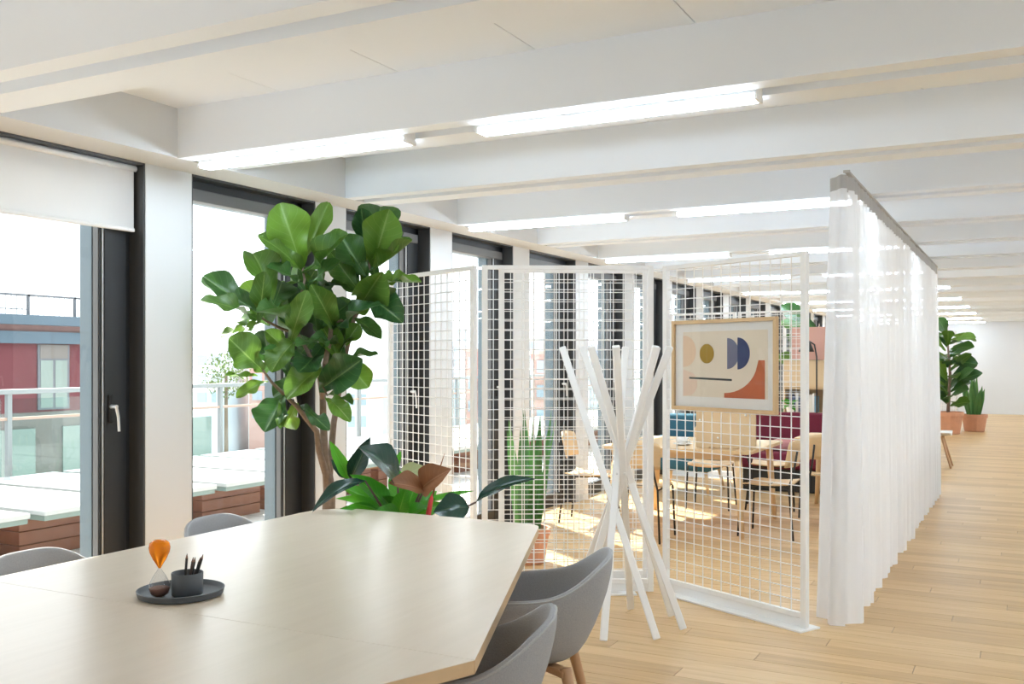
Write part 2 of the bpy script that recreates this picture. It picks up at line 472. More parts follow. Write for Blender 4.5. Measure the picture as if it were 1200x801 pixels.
# roller blind, half lowered in the first window in view
yb = PIER0; ya = yb - (PITCH - .33)
t = thing('roller_blind', (-4.245, (ya + yb) / 2, 2.2), 'white roller blind lowered a little over the terrace window', 'blind')
MB().box(-4.252, -4.248, ya + .03, yb - .028, 2.205, 2.548).build('blind_fabric', M_blind, t)
MB().box(-4.262, -4.238, ya + .028, yb - .026, 2.19, 2.21, .004).build('bottom_bar', M_whitemetal, t)
m = MB(); m.tube([(-4.245, ya + .02, 2.53), (-4.245, yb - .02, 2.53)], .016, 12); m.build('roller_tube', M_whitemetal, t, smooth=True)

# ------------------------------------------------------------------ linear lights in every second beam
ordw = ['beam above the meeting table', 'beam above the mesh screens', 'third lit beam, above the oak cafe table', 'fourth lit beam', 'fifth lit beam', 'sixth lit beam', 'seventh lit beam', 'eighth lit beam', 'ninth lit beam', 'tenth lit beam']
XL = ((-3.90, -2.575, 'window-side'), (-2.195, -.925, 'curtain-side'), (.75, 2.02, 'corridor-side'), (2.4, 3.7, 'far-window-side'))
for i, k in enumerate(range(-2, 19, 2)):
    y = 3.73 + PITCH * k + .108
    for xa, xb, nm in (XL[2:] if i == 0 else XL):
        where = 'beam behind the viewer' if i == 0 else ordw[i - 1]
        t = thing('linear_light', ((xa + xb) / 2, y + .045, ZB - .03), 'slim white linear lamp, %s one in the %s' % (nm, where), 'ceiling light', 'linear lamps in the beam slots')
        MB().box(xa, xb, y, y + .09, ZB - .012, ZB + .066, .003).build('housing', M_whitemetal, t)
        MB().box(xa + .012, xb - .012, y + .004, y + .086, ZB - .033, ZB - .012, .004).build('diffuser', M_lamp, t)
        for x_ in (xa, xb - .012): MB().box(x_, x_ + .012, y, y + .09, ZB - .035, ZB - .012).build('end_cap', M_whitemetal, t)

# ------------------------------------------------------------------ sheer curtain on its track
def arc(pts, n):
    """even points along a polyline"""
    pts = [Vector(p) for p in pts]; L = [0]
    for a, b in zip(pts, pts[1:]): L.append(L[-1] + (b - a).length)
    out = []
    for i in range(n + 1):
        s = L[-1] * i / n; j = max(q for q in range(len(L)) if L[q] <= s + 1e-9); j = min(j, len(pts) - 2)
        f = (s - L[j]) / (L[j + 1] - L[j]); out.append((pts[j].lerp(pts[j + 1], f), (pts[j + 1] - pts[j]).normalized(), s))
    return out
def curtain(path, label, seed, flare=False):
    rr = random.Random(seed); ph = [rr.uniform(0, 6.28) for _ in range(6)]
    n = int(sum((Vector(b) - Vector(a)).length for a, b in zip(path, path[1:])) * 46); st = arc(path, n)
    t = thing('sheer_curtain', Vector(path[0]), label, 'curtain', 'sheer curtains on the ceiling track')
    def fold(i, k):
        p, d, s = st[i]; nrm = Vector((d.y, -d.x, 0))
        a = (.010 + .012 * min(1, k * 1.6)) * (1 + .4 * math.sin(s * 1.7 + ph[0]))
        wob = math.sin(2 * math.pi * s / .135 + .8 * math.sin(s * 2.3 + ph[1]) + .35 * k * math.sin(s * 3.1 + ph[2]))
        big = abs(math.sin(math.pi * s / .50 + .5 * math.sin(s * 1.9 + ph[3]))) - .5
        return p + nrm * (a * wob + .075 * min(1, .12 + k) * big) + d * (.02 * k * math.sin(s * 9 + ph[4])) + (Vector((-.085, .0, 0)) * k * max(0, 1 - s / .3) if flare else Vector((0, 0, 0)))
    def pt(u, v):
        i = min(n, int(round(u * n))); q = fold(i, v); z = 2.465 + (.008 - 2.465) * v
        return Vector((q.x, q.y, z + (.006 * math.sin(st[i][2] * 11 + ph[5]) if v > .99 else 0)))
    MB().grid(pt, n, 14).build('curtain_cloth', M_sheer, t, smooth=True)
    def tp(u, v):
        i = min(n, int(round(u * n))); q = fold(i, .0); return Vector((q.x, q.y, 2.541 + (2.458 - 2.541) * v + .008 * math.sin(st[i][2] * 21) * v))
    MB().grid(tp, n, 2).build('heading_tape', M_tape, t, smooth=True)
XC = -.875
curtain([(-.99, 5.86, 0), (-.95, 5.75, 0), (XC - .02, 5.72, 0), (XC, 5.80, 0), (XC, 6.2, 0), (XC, 9.05, 0)], 'white sheer curtain hanging in folds beside the mesh screen', 3, True)
curtain([(XC, 9.16, 0), (XC, 12.0, 0)], 'white sheer curtain following on behind the gap in the curtain', 5)
t = thing('curtain_track', (XC, 5.7, 2.545), 'slim grey curtain track fixed under the ceiling beams', 'curtain track')
MB().box(XC - .014, XC + .014, 5.7, 12.02, 2.545, 2.5595, .003).build('rail', M_tape, t)
MB().box(XC - .018, XC + .018, 5.69, 5.70, 2.545, 2.5595).build('end_stop', M_tape, t)

# ------------------------------------------------------------------ wire mesh room screens
def mesh_screen(A, B, label, group='white wire mesh room screens', trim=(0, 0), cols=14, rows=31, hgt=2.11):
    A = Vector((A[0], A[1], 0)); B = Vector((B[0], B[1], 0)); d = (B - A).normalized(); L = (B - A).length; nn = Vector((-d.y, d.x, 0)); up = Vector((0, 0, 1))
    t = thing('mesh_screen', (A + B) / 2, label, 'room divider', group)
    pw = .038
    for c in (A + d * pw / 2, B - d * pw / 2):
        m = MB(); m.obox(c + up * (hgt / 2 + .004), d, nn, up, pw / 2, .016, hgt / 2 - .004, .002); m.build('post', M_whitemetal, t)
    m = MB(); m.obox((A + B) / 2 + up * (hgt - .013), d, nn, up, L / 2 - pw, .015, .013, .002); m.build('top_rail', M_whitemetal, t)
    m = MB(); m.obox((A + B) / 2 + up * .075, d, nn, up, L / 2 - pw, .015, .015, .002); m.build('bottom_rail', M_whitemetal, t)
    MB().obox((A + B) / 2 + d * (trim[0] - trim[1]) / 2 + up * .005, d, nn, up, (L - trim[0] - trim[1]) / 2 + .02, .085, .005, .001).build('base_plate', M_whitemetal, t)
    MB().obox((A + B) / 2 + up * .034, d, nn, up, L / 2 - pw, .004, .026).build('skirt', M_whitemetal, t)
    g = MB(); wr = .0024
    z0, z1 = .09, hgt - .026
    for i in range(1, cols):
        c = A + d * (pw + (L - 2 * pw) * i / cols)
        g.obox(c + up * ((z0 + z1) / 2) + nn * wr, d, nn, up, wr, wr, (z1 - z0) / 2)
    for j in range(1, rows):
        z = z0 + (z1 - z0) * j / rows
        g.obox((A + B) / 2 + up * z - nn * wr, d, nn, up, L / 2 - pw, wr, wr)
    tag(g.build('wire_mesh', M_wire, t), kind='stuff')
    return t
SCR_A, SCR_B = Vector((-2.075, 6.10, 0)), Vector((-1.066, 5.58, 0))
mesh_screen(SCR_A, SCR_B, 'white wire mesh screen with the abstract picture hung on it', trim=(.12, 0))
mesh_screen((-3.085, 5.475), (-2.125, 6.03), 'white wire mesh screen standing right behind the coat rack', trim=(.14, .14))
mesh_screen((-3.10, 5.73), (-2.24, 6.26), 'white wire mesh screen parked close behind another one, by the snake plant')
mesh_screen((-4.12, 5.93), (-3.13, 5.47), 'white wire mesh screen running from the window to behind the fig tree', trim=(0, .14))
mesh_screen((-4.12, 12.35), (-3.22, 12.25), 'far white wire mesh screen by the windows behind the cafe', cols=10, trim=(0, .04))
mesh_screen((-3.19, 12.25), (-2.34, 12.13), 'far white wire mesh screen in front of the bookcase', cols=10, trim=(.04, 0))
mesh_screen((-1.75, 23.0), (-1.25, 22.75), 'white wire mesh screen beside the potted plants near the end wall', cols=9)

# picture hung on the screen
d = (SCR_B - SCR_A).normalized(); nn = Vector((d.y, -d.x, 0)); up = Vector((0, 0, 1))
def on_screen(u):
    """place along the screen that shows at column u"""
    ray = RT * ((u - 600) / F) + FW
    den = ray.x * d.y - ray.y * d.x
    s = (SCR_A.x * d.y - SCR_A.y * d.x) / den
    return (ray * s - SCR_A).dot(d)
fa, fb = on_screen(793.0), on_screen(915.5); fz0, fz1 = 1.19, 1.75
o0 = SCR_A + nn * .022
t = thing('framed_picture', o0 + d * (fa + fb) / 2 + up * fz0, 'oak framed abstract print in cream, blue, ochre and rust on the mesh screen', 'picture')
fw = .022
for (a, b, z0, z1) in ((fa, fb, fz1 - fw, fz1), (fa, fb, fz0, fz0 + fw), (fa, fa + fw, fz0 + fw, fz1 - fw), (fb - fw, fb, fz0 + fw, fz1 - fw)):
    m = MB(); m.obox(o0 + d * (a + b) / 2 + up * (z0 + z1) / 2 + nn * .012, d, nn, up, (b - a) / 2, .014, (z1 - z0) / 2, .001); m.build('frame_bar', M_frameoak, t)
M_mount = mat('picture_mount', (.74, .73, .70), .8); M_paper = mat('cream_paper', (.72, .64, .52), .8, noise=.03, scale=5)
m = MB(); m.obox(o0 + d * (fa + fb) / 2 + up * (fz0 + fz1) / 2 + nn * .004, d, nn, up, (fb - fa) / 2 - fw, .004, (fz1 - fz0) / 2 - fw); m.build('mount', M_mount, t)
PA, PB, PZ0, PZ1 = fa + (fb - fa) * .105, fb - (fb - fa) * .085, fz0 + .085, fz1 - .072
def art(px, pz, lift=.0095):      # px,pz in 0..1 of the paper
    return o0 + d * (PA + (PB - PA) * px) + up * (PZ0 + (PZ1 - PZ0) * pz) + nn * lift
m = MB(); m.extr([art(0, 0, .008), art(1, 0, .008), art(1, 1, .008), art(0, 1, .008)], nn * .0008); m.build('paper', M_paper, t)
aw, ah = PB - PA, PZ1 - PZ0
def disc(cx, cz, r, a0=0, a1=360, n=28, clip=False):
    pts = []
    for i in range(n + 1):
        a = math.radians(a0 + (a1 - a0) * i / n); x = cx + r * math.cos(a) / aw; z = cz + r * math.sin(a) / ah
        pts.append((max(0, x) if clip else x, z))
    return pts[:-1] if a1 - a0 >= 360 else pts
def shape(pts, m_, lift):
    m = MB(); m.extr([art(x, z, lift) for x, z in pts], nn * .0006); return m.build('printed_shape', m_, t)
M_peach = mat('print_peach', (.72, .53, .37), .8); M_peach2 = mat('print_pink', (.72, .55, .43), .8)
M_ochre = mat('print_ochre', (.36, .23, .035), .8, noise=.12, scale=60); M_blue1 = mat('print_slate_blue', (.16, .17, .245), .8, noise=.1, scale=40)
M_blue2 = mat('print_dark_blue', (.045, .06, .15), .8, noise=.2, scale=40); M_bark2 = mat('print_dark_line', (.06, .075, .07), .8, noise=.3, scale=40)
M_rust = mat('print_rust', (.47, .125, .05), .8, noise=.15, scale=20)
shape([(0, .94)] + [(p[0], p[1]) for p in disc(.02, .70, .098, 85, -70, 20)] + [(0, .45)], M_peach, .009)
shape([(0, .42)] + disc(.07, .20, .075, 60, -90, 16) + [(0, .0)], M_peach2, .0088)
shape(disc(.30, .66, .060, 0, 360, 36), M_ochre, .0098)
shape(disc(.545, .66, .093, -90, 90, 24), M_blue1, .0096)
shape(disc(.665, .66, .095, -90, 90, 24), M_blue2, .0099)
shape([(.08, .272), (.60, .252), (.60, .282), (.08, .302)], M_bark2, .0096)
arcp = [(.51 + .38 * math.sin(math.radians(a)), .05 + .49 * (1 - math.cos(math.radians(a)))) for a in range(0, 91, 9)]
shape([(.97, .0), (.97, .56), (.90, .56)] + [(x, z + .02) for x, z in arcp[::-1][1:]] + [(.51, .0)], M_rust, .0096)
MB().obox(o0 + d * (fa + fb) / 2 + up * (fz0 + fz1) / 2 + nn * .0165, d, nn, up, (fb - fa) / 2 - fw, .0008, (fz1 - fz0) / 2 - fw).build('picture_glass', glass_material('picture_glass', (1, 1, 1), .6), t)
for s in (.25, .75): MB().obox(o0 + d * (fa + (fb - fa) * s) + up * (fz1 + .006) - nn * .012, d, nn, up, .008, .016, .006).build('hook', M_whitemetal, t)

# ------------------------------------------------------------------ coat rack of crossed white sticks
def CP(xc, dd, z): return RT * xc + FW * dd + Vector((0, 0, z))
sticks = [((.485, 5.19), (.667, 5.75)), ((.774, 5.22), (.294, 5.72)), ((.95, 5.42), (.40, 5.62)), ((.932, 5.71), (.43, 5.34)),
          ((.712, 5.87), (.553, 5.20)), ((.33, 5.75), (.864, 5.35)), ((.45, 5.80), (.777, 5.27)), ((.36, 5.49), (.835, 5.62))]
t = thing('coat_rack', CP(.67, 5.5, 0), 'white coat rack made of crossing square sticks, in front of the mesh', 'coat rack')
for (a, b) in sticks:
    A, B = CP(*a, .0), CP(*b, 1.577); ax = (B - A).normalized()
    m = MB(); m.bar(A + Vector((0, 0, .012)), B, .040, .028, up=FW, bev=.004); m.build('stick', M_whitemetal, t)
for u in (714, 723, 732): p = P(u, 555, 5.43); MB().tube([p, p + FW * .02], .006, 8).build('bolt', M_alu, t)

# ------------------------------------------------------------------ meeting table
TZ = .74; TH = .036
def rounded(pts, rad, n=7):
    out = []
    for i, p in enumerate(pts):
        p = Vector(p); a = Vector(pts[i - 1]); b = Vector(pts[(i + 1) % len(pts)]); r = rad[i]
        if r == 0: out.append(tuple(p)); continue
        va, vb = (a - p).normalized(), (b - p).normalized(); ang = va.angle(vb); tl = r / math.tan(ang / 2)
        p0, p1 = p + va * tl, p + vb * tl; c = p + (va + vb).normalized() * (r / math.sin(ang / 2))
        a0 = math.atan2(*(p0 - c).yx); a1 = math.atan2(*(p1 - c).yx); da = (a1 - a0 + math.pi) % (2 * math.pi) - math.pi
        out += [(c.x + r * math.cos(a0 + da * k / n), c.y + r * math.sin(a0 + da * k / n)) for k in range(n + 1)]
    return out
SEAM = 2.155
t = thing('meeting_table', (-2.3, SEAM, 0), 'large oak meeting table with slanted sides and rounded corners', 'table')
half = rounded([(-3.195, SEAM + .001), (-3.195, 4.07), (-1.985, 4.07), (-1.235, SEAM + .001)], [0, .20, .10, 0])
half2 = rounded([(-3.195, SEAM - .001), (-1.235, SEAM - .001), (-1.985, .24), (-3.195, .24)], [0, 0, .10, .20])
half = [p for p in half]
for hf in (half, half2):
    q = MB().prism(hf, TZ - TH, TZ - .0015); 
    q.build('edge_band', M_edge, t)
    inner = hf
    MB().prism(inner, TZ - .0015, TZ).build('table_top', M_table, t)
for (x, y) in ((-2.75, 3.25), (-2.15, 3.25), (-2.75, 1.05), (-2.15, 1.05)):
    MB().box(x - .035, x + .035, y - .035, y + .035, .0, TZ - TH, .006).build('leg', M_edge, t)
MB().box(-2.79, -2.11, .9, 3.4, TZ - TH - .06, TZ - TH, .004).build('under_frame', M_dark, t)

# tray, hourglass, cup, pencils
c = Vector((-2.42, 2.31, TZ))
tr = MB(); tr.lathe([(0, .001), (.122, .0), (.132, .004), (.137, .022), (.133, .0235), (.128, .010), (.120, .0065), (0, .0065)], c, 48)
tag(smooth_angle(tr.build('tray', M_tray), 50), 'round dark grey tray on the meeting table', 'tray')
zt = TZ + .0065
hc = P(187, 697, 3.12); hc.z = zt
t = thing('hourglass', hc, 'hourglass with an amber upper bulb and dark sand on the tray', 'hourglass')
M_amber = bpy.data.materials.new('amber_glass'); M_amber.use_nodes = True
b_ = M_amber.node_tree.nodes['Principled BSDF']; b_.inputs['Base Color'].default_value = (.95, .30, .02, 1); b_.inputs['Transmission Weight'].default_value = .55; b_.inputs['Roughness'].default_value = .06; b_.inputs['IOR'].default_value = 1.25
M_clear = glass_material('clear_glass', (.93, .94, .95), 1.6)
lo = [(.0, .001), (.018, .001), (.028, .010), (.0335, .028), (.031, .045), (.020, .066), (.008, .084), (.0035, .091)]
hi = [(.0035, .091), (.009, .101), (.021, .120), (.031, .142), (.0335, .157), (.030, .172), (.018, .181), (0, .183)]
MB().lathe(lo, hc, 32).build('lower_bulb', M_clear, t, smooth=True)
MB().lathe(hi, hc, 32).build('upper_bulb', M_amber, t, smooth=True)
MB().lathe([(0, .003), (.016, .003), (.0265, .011), (.0318, .028), (.025, .031), (0, .036)], hc, 32).build('sand', mat('dark_sand', (.16, .075, .055), .9, noise=.2, scale=300), t, smooth=True)
pc = P(219.5, 695.5, 3.14); pc.z = zt + .0005
cup = MB().lathe([(0, .0), (.044, .0), (.048, .004), (.0495, .072), (.048, .074), (.0462, .072), (.0445, .008), (0, .008)], pc, 40).build('pencil_cup', M_tray)
tag(smooth_angle(cup, 50), 'dark grey pencil cup standing on the round tray', 'cup')
for i, (ox, oy, lx, ly, hh, nm) in enumerate(((-.016, .0, .014, .004, .133, 'black pencil in the grey cup standing nearest the hourglass'), (.002, .006, .022, 0, .121, 'second black pencil in the grey cup, among the middle ones'), (.006, -.01, .018, -.004, .125, 'reddish brown pencil in the middle of the grey cup'), (.012, .014, .024, .008, .118, 'shorter black pencil at the back of the grey cup'), (.022, .0, .026, .01, .130, 'black pencil leaning furthest out of the grey cup'))):
    A = pc + RT * ox * .6 + FW * oy + Vector((0, 0, .010)); B = pc + RT * (ox + lx) + FW * (oy + ly) + Vector((0, 0, hh))
    t = thing('pencil', A, nm, 'pencil', 'pencils in the cup')
    a_ = (B - A).normalized(); C = B - a_ * .016
    MB().tube([A, C], .0042, 6).build('shaft', M_pencilbrown if i == 2 else M_pencil, t)
    tp_ = MB().tube([C, B - a_ * .004], [.0041, .0014], 6).build('tip', M_pencilwood, t)
    MB().tube([B - a_ * .004, B], [.0014, .0003], 6).build('lead', M_pencil, tp_)

# ------------------------------------------------------------------ grey tub armchairs
def lerp_tab(tab, x):
    for (a, va), (b, vb) in zip(tab, tab[1:]):
        if x <= b:
            f = (x - a) / (b - a); f = f * f * (3 - 2 * f) if False else f
            return va + (vb - va) * f
    return tab[-1][1]
def make_armchair():
    """faces +Y; back at -Y"""
    t = thing('armchair', (0, 0, 0))
    rim = [(0, .775), (20, .775), (32, .755), (44, .706), (56, .666), (70, .646), (90, .636), (110, .63), (125, .61), (140, .56), (155, .485), (168, .462), (180, .458)]
    rad = [(0, .285), (35, .312), (60, .308), (90, .295), (120, .29), (145, .285), (180, .245)]
    def sm(tab, a):
        return (lerp_tab(tab, max(0, a - 9)) + 2 * lerp_tab(tab, a) + lerp_tab(tab, min(180, a + 9))) / 4
    N = 56
    def pt(u, v):
        th = u * 360.0; a = th if th <= 180 else 360 - th
        h = sm(rim, a); r = sm(rad, a); ang = math.radians(th)
        dx, dy = math.sin(ang), -math.cos(ang)
        th_ = .034
        # section: bottom centre -> outer side -> rim -> inner side -> seat centre
        zb, zs = .365, .455
        tilt = .058 * max(0, math.cos(ang))
        prof = [(.0, zb), (.42, zb), (.64, zb + .016), (.80, zb + .06), (None, .45), (None, .72), (None, .94), ('r', 1.0), ('i', .985), ('i', .90), ('i', .55), ('i', .18), ('s', .90), ('s', .55), ('s', 0)]
        k = int(round(v * (len(prof) - 1))); a0, b0 = prof[k]
        z0 = zb + .06
        if a0 is None or a0 in ('r', 'i'):
            z = z0 + (h - z0) * b0; f = max(0, (z - z0) / .36)
            rr = r * (.80 + .20 * min(1, f * 1.15) ** .42) + tilt * f - (0 if b0 < .93 or a0 == 'i' else .006)
            if a0 == 'r': rr -= .017
            if a0 == 'i':
                rr -= th_ + (.012 if b0 < .3 else 0); z = max(z, zs + .012) if b0 > .2 else zs + .016
        elif a0 == 's':
            rr = r * b0 * .9; z = zs + .012 * (1 - b0) - .006
        else:
            rr = r * a0; z = b0
        return Vector((dx * rr, dy * rr, z))
    s = MB(); s.grid(pt, N, 14, closed_u=True); bmesh.ops.remove_doubles(s.bm, verts=s.bm.verts, dist=.0004)
    sh = s.build('shell', M_fabric, t, smooth=True)
    md = sh.modifiers.new('sub', 'SUBSURF'); md.levels = 1; md.render_levels = 1
    def rp(i):
        p = pt(i / N, 7 / 14); q = pt(i / N, 6 / 14); return p.lerp(q, .45) + Vector((0, 0, -.004))
    ring = [rp(i) for i in range(N)]
    MB().tube(ring + [ring[0]], .0042, 6, cap=False).build('piping', M_piping, sh, smooth=True)
    for sx in (-1, 1):
        for sy in (-1, 1):
            m = MB(); m.tube([(sx * .17, sy * .15 - .01, .372), (sx * .21, sy * .195 - .01, .18), (sx * .25, sy * .24 - .01, .001)], [.022, .019, .0135], 12)
            smooth_angle(m.build('leg', M_oakleg, t))
    fr = MB(); fr.bar((-.18, -.17, .352), (.18, .15, .352), .05, .026, bev=.004); fr.bar((.18, -.17, .352), (-.18, .15, .352), .05, .026, bev=.004)
    fr.build('under_frame', M_oakleg, t)
    return t
arm = make_armchair()
def face(dx, dy): return math.atan2(-dx, dy)
E = Vector((-.935, -.355))
arm_spots = [((-1.70, 3.37), face(E.x, E.y), 'grey felt tub armchair at the slanted table side, next to the coat rack'),
             ((-1.515, 2.465), face(E.x, E.y), 'grey felt tub armchair at the slanted table side, beside the table seam'),
             ((-3.085, 3.42), face(1, 0), 'grey felt tub armchair on the window side, before the white pier'),
             ((-3.085, 2.46), face(1, 0), 'grey felt tub armchair on the window side, before the blind window')]
for i, ((x, y), rz, lb) in enumerate(arm_spots):
    o = arm if i == 0 else copy_tree(arm)
    o.location = (x, y, 0); o.rotation_euler = (0, 0, rz); tag(o, lb, 'chair', 'grey armchairs around the meeting table')

# ------------------------------------------------------------------ plants
def leaf(B, T, width, n0, prof, m_, parent, bend=.12, fold=.12, wave=.03, name='leaf', nu=10, nv=6, seed=0, twist=0):
    B, T = Vector(B), Vector(T); x = T - B; L = x.length; x.normalize()
    n0 = Vector(n0); nrm = (n0 - x * n0.dot(x)).normalized(); s = nrm.cross(x)
    rr = random.Random(seed); p1, p2, p3 = rr.uniform(0, 6.28), rr.uniform(0, 6.28), rr.uniform(.85, 1.15)
    def pt(u, v):
        q = 2 * v - 1; wd = width / 2 * prof(u)
        cc = bend * L * 4 * u * (1 - u)
        wv = wave * L * abs(q) ** 1.5 * math.sin(u * 11 * p3 + p1 + (1.6 if q > 0 else 0)) * math.sin(math.pi * min(1, u + .1))
        edge = 1 + .07 * abs(q) * math.sin(u * 13 + p2 + (2 if q > 0 else 0))
        a = twist * (u - .4)
        ss = s * math.cos(a) + nrm * math.sin(a)
        return B + x * (L * u) + ss * (q * wd * edge) + nrm * (cc + fold * wd * abs(q) * 1.3 + wv)
    return MB().grid(pt, nu, nv).build(name, m_, parent, smooth=True, recalc=False)
def fiddle(u):
    if u > .999: return .12
    return max(.03, (math.sin(math.pi * min(1, u * .97 + .015)) ** .5) * (.46 + .54 * math.sin(math.pi / 2 * min(1, max(0, u * 1.3 - .12))) ** 2) - .10 * math.exp(-((u - .33) / .12) ** 2))
def ellip(u): return max(.015, math.sin(math.pi * u ** .80) ** .85) if 0 < u < 1 else .015
def sword(u): return max(.02, (1 - u ** 3.2) * (.75 + .25 * math.sin(u * 3)))

FD = 5.85
fig_base = P(385, 600, FD); fig_base.z = 0
fig = thing('fiddle_leaf_fig', fig_base, 'tall fiddle leaf fig tree standing by the windows behind the table', 'plant')
MB().lathe([(0, .0), (.15, .0), (.165, .01), (.20, .36), (.215, .365), (.215, .42), (.19, .42), (.18, .36), (0, .36)], fig_base, 28).build('pot', M_terra, fig)
MB().lathe([(0, .365), (.181, .365), (.181, .37), (0, .385)], fig_base, 20).build('soil', M_soil, fig)
def branch(pp, r0, r1, parent, m_=M_bark, name='branch'):
    pts = [P(u, v, FD + dd) if not isinstance(u, Vector) else u for (u, v, dd) in pp]
    n_ = len(pts); MB().tube(pts, [r0 + (r1 - r0) * i / (n_ - 1) for i in range(n_)], 9).build(name, m_, parent, smooth=True)
trunk_pts = [fig_base + Vector((0, 0, .37)), P(384, 640, FD), P(385, 600, FD), P(386, 575, FD), P(384, 556, FD)]
MB().tube(trunk_pts, [.046, .042, .039, .037, .031], 10).build('trunk', M_bark, fig, smooth=True)
branch([(385, 585, 0), (384, 560, 0), (380, 530, -.02), (379, 500, -.03), (378, 465, 0), (381, 425, .02), (387, 395, .02), (388, 378, 0)], .028, .013, fig)
branch([(385, 582, 0), (382, 556, -.02), (374, 528, -.08), (371, 505, -.10), (361, 493, -.13), (348, 476, -.18), (333, 462, -.22), (318, 447, -.25), (307, 432, -.28)], .024, .006, fig)
branch([(386, 582, 0), (386, 556, .02), (388, 530, .05), (391, 495, .10), (397, 460, .12), (404, 420, .14), (413, 380, .14), (424, 345, .1), (432, 315, .08), (437, 290, .08)], .024, .008, fig)
branch([(378, 470, 0), (374, 440, -.08), (360, 410, -.12), (348, 390, -.14), (352, 350, -.12), (357, 328, -.1), (353, 306, -.1)], .015, .006, fig)
branch([(350, 392, -.14), (330, 385, -.2), (312, 376, -.24), (303, 370, -.26)], .010, .005, fig, M_twig)
branch([(412, 382, .14), (400, 375, .05), (392, 378, .0), (385, 372, -.05)], .010, .005, fig, M_twig)
branch([(381, 425, .02), (375, 445, -.08), (383, 462, -.15)], .009, .005, fig, M_twig)
# leaf: base pixel, tip pixel, base depth, tip depth, width px, look (0 faces the lens .. 1 faces up), material
g, gd, gy = M_fig, M_figd, M_figy
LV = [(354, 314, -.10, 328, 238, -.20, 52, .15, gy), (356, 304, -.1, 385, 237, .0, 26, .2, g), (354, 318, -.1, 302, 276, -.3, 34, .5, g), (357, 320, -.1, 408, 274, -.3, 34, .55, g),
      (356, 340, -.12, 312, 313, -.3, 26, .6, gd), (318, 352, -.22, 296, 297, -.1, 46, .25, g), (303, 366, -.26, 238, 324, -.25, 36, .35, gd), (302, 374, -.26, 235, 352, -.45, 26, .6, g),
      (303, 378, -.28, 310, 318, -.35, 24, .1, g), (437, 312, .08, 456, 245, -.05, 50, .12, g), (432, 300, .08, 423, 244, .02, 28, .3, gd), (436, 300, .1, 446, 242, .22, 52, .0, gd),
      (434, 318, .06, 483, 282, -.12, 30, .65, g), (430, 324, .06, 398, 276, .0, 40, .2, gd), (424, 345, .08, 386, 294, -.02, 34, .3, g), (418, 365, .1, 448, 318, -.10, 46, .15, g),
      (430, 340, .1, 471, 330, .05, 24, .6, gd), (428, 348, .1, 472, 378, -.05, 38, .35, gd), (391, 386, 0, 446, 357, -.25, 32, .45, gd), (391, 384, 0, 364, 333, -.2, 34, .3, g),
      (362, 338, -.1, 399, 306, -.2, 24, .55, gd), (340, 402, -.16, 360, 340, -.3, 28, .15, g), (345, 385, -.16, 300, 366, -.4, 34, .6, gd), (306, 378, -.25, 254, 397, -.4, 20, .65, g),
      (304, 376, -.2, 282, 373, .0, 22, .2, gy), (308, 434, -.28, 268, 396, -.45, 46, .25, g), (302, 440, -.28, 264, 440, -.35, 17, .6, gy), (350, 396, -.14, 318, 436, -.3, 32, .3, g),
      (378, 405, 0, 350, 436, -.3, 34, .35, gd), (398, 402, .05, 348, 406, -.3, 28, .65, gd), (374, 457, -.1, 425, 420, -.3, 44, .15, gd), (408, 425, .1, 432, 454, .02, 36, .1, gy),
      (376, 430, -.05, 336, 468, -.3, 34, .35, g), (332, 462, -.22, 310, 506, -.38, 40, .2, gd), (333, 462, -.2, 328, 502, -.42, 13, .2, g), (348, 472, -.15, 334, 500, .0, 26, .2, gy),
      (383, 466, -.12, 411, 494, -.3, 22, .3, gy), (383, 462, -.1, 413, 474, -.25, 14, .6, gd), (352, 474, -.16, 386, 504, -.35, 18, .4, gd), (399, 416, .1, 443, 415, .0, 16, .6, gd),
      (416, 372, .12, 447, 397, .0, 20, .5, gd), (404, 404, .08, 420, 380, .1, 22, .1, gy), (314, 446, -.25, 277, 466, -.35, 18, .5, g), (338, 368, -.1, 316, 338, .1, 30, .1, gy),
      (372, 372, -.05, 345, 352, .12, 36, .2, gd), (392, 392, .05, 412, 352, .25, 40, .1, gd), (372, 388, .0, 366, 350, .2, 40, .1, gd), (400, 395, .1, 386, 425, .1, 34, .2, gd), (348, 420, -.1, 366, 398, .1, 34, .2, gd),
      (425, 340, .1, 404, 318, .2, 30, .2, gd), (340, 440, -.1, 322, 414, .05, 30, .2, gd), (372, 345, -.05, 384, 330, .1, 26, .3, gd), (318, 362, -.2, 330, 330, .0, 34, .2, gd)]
rf = random.Random(5)
for cu, cv, su, sv, cnt in ((365, 360, 45, 45, 12), (430, 320, 22, 40, 8), (345, 430, 40, 28, 8), (400, 430, 25, 25, 5), (310, 360, 25, 22, 5)):
    for q in range(cnt):
        bu_, bv_ = cu + rf.uniform(-su, su) * .7, cv + rf.uniform(-sv, sv) * .7; an = rf.uniform(0, 6.28); ln = rf.uniform(34, 54)
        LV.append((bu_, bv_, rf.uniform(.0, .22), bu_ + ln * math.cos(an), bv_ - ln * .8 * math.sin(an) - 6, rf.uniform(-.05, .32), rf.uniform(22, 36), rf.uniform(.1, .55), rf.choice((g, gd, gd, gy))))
for i, (bu, bv, bd, tu, tv, td, wp, lk, m_) in enumerate(LV):
    B, T = P(bu, bv, FD + bd), P(tu, tv, FD + td)
    toc = (Vector((0, 0, H)) - (B + T) / 2).normalized()
    rr = random.Random(i * 7 + 1)
    n0 = toc * (1 - lk) + Vector((0, 0, 1)) * lk * 1.1 + Vector((rr.uniform(-.25, .25), rr.uniform(-.25, .25), 0))
    o = leaf(B, T, wp / F * FD * 1.12, n0, fiddle, m_, fig, bend=rr.uniform(-.04, .12), fold=rr.uniform(.2, .75), wave=.12, nu=14, nv=8, seed=i, twist=rr.uniform(-.5, .5))

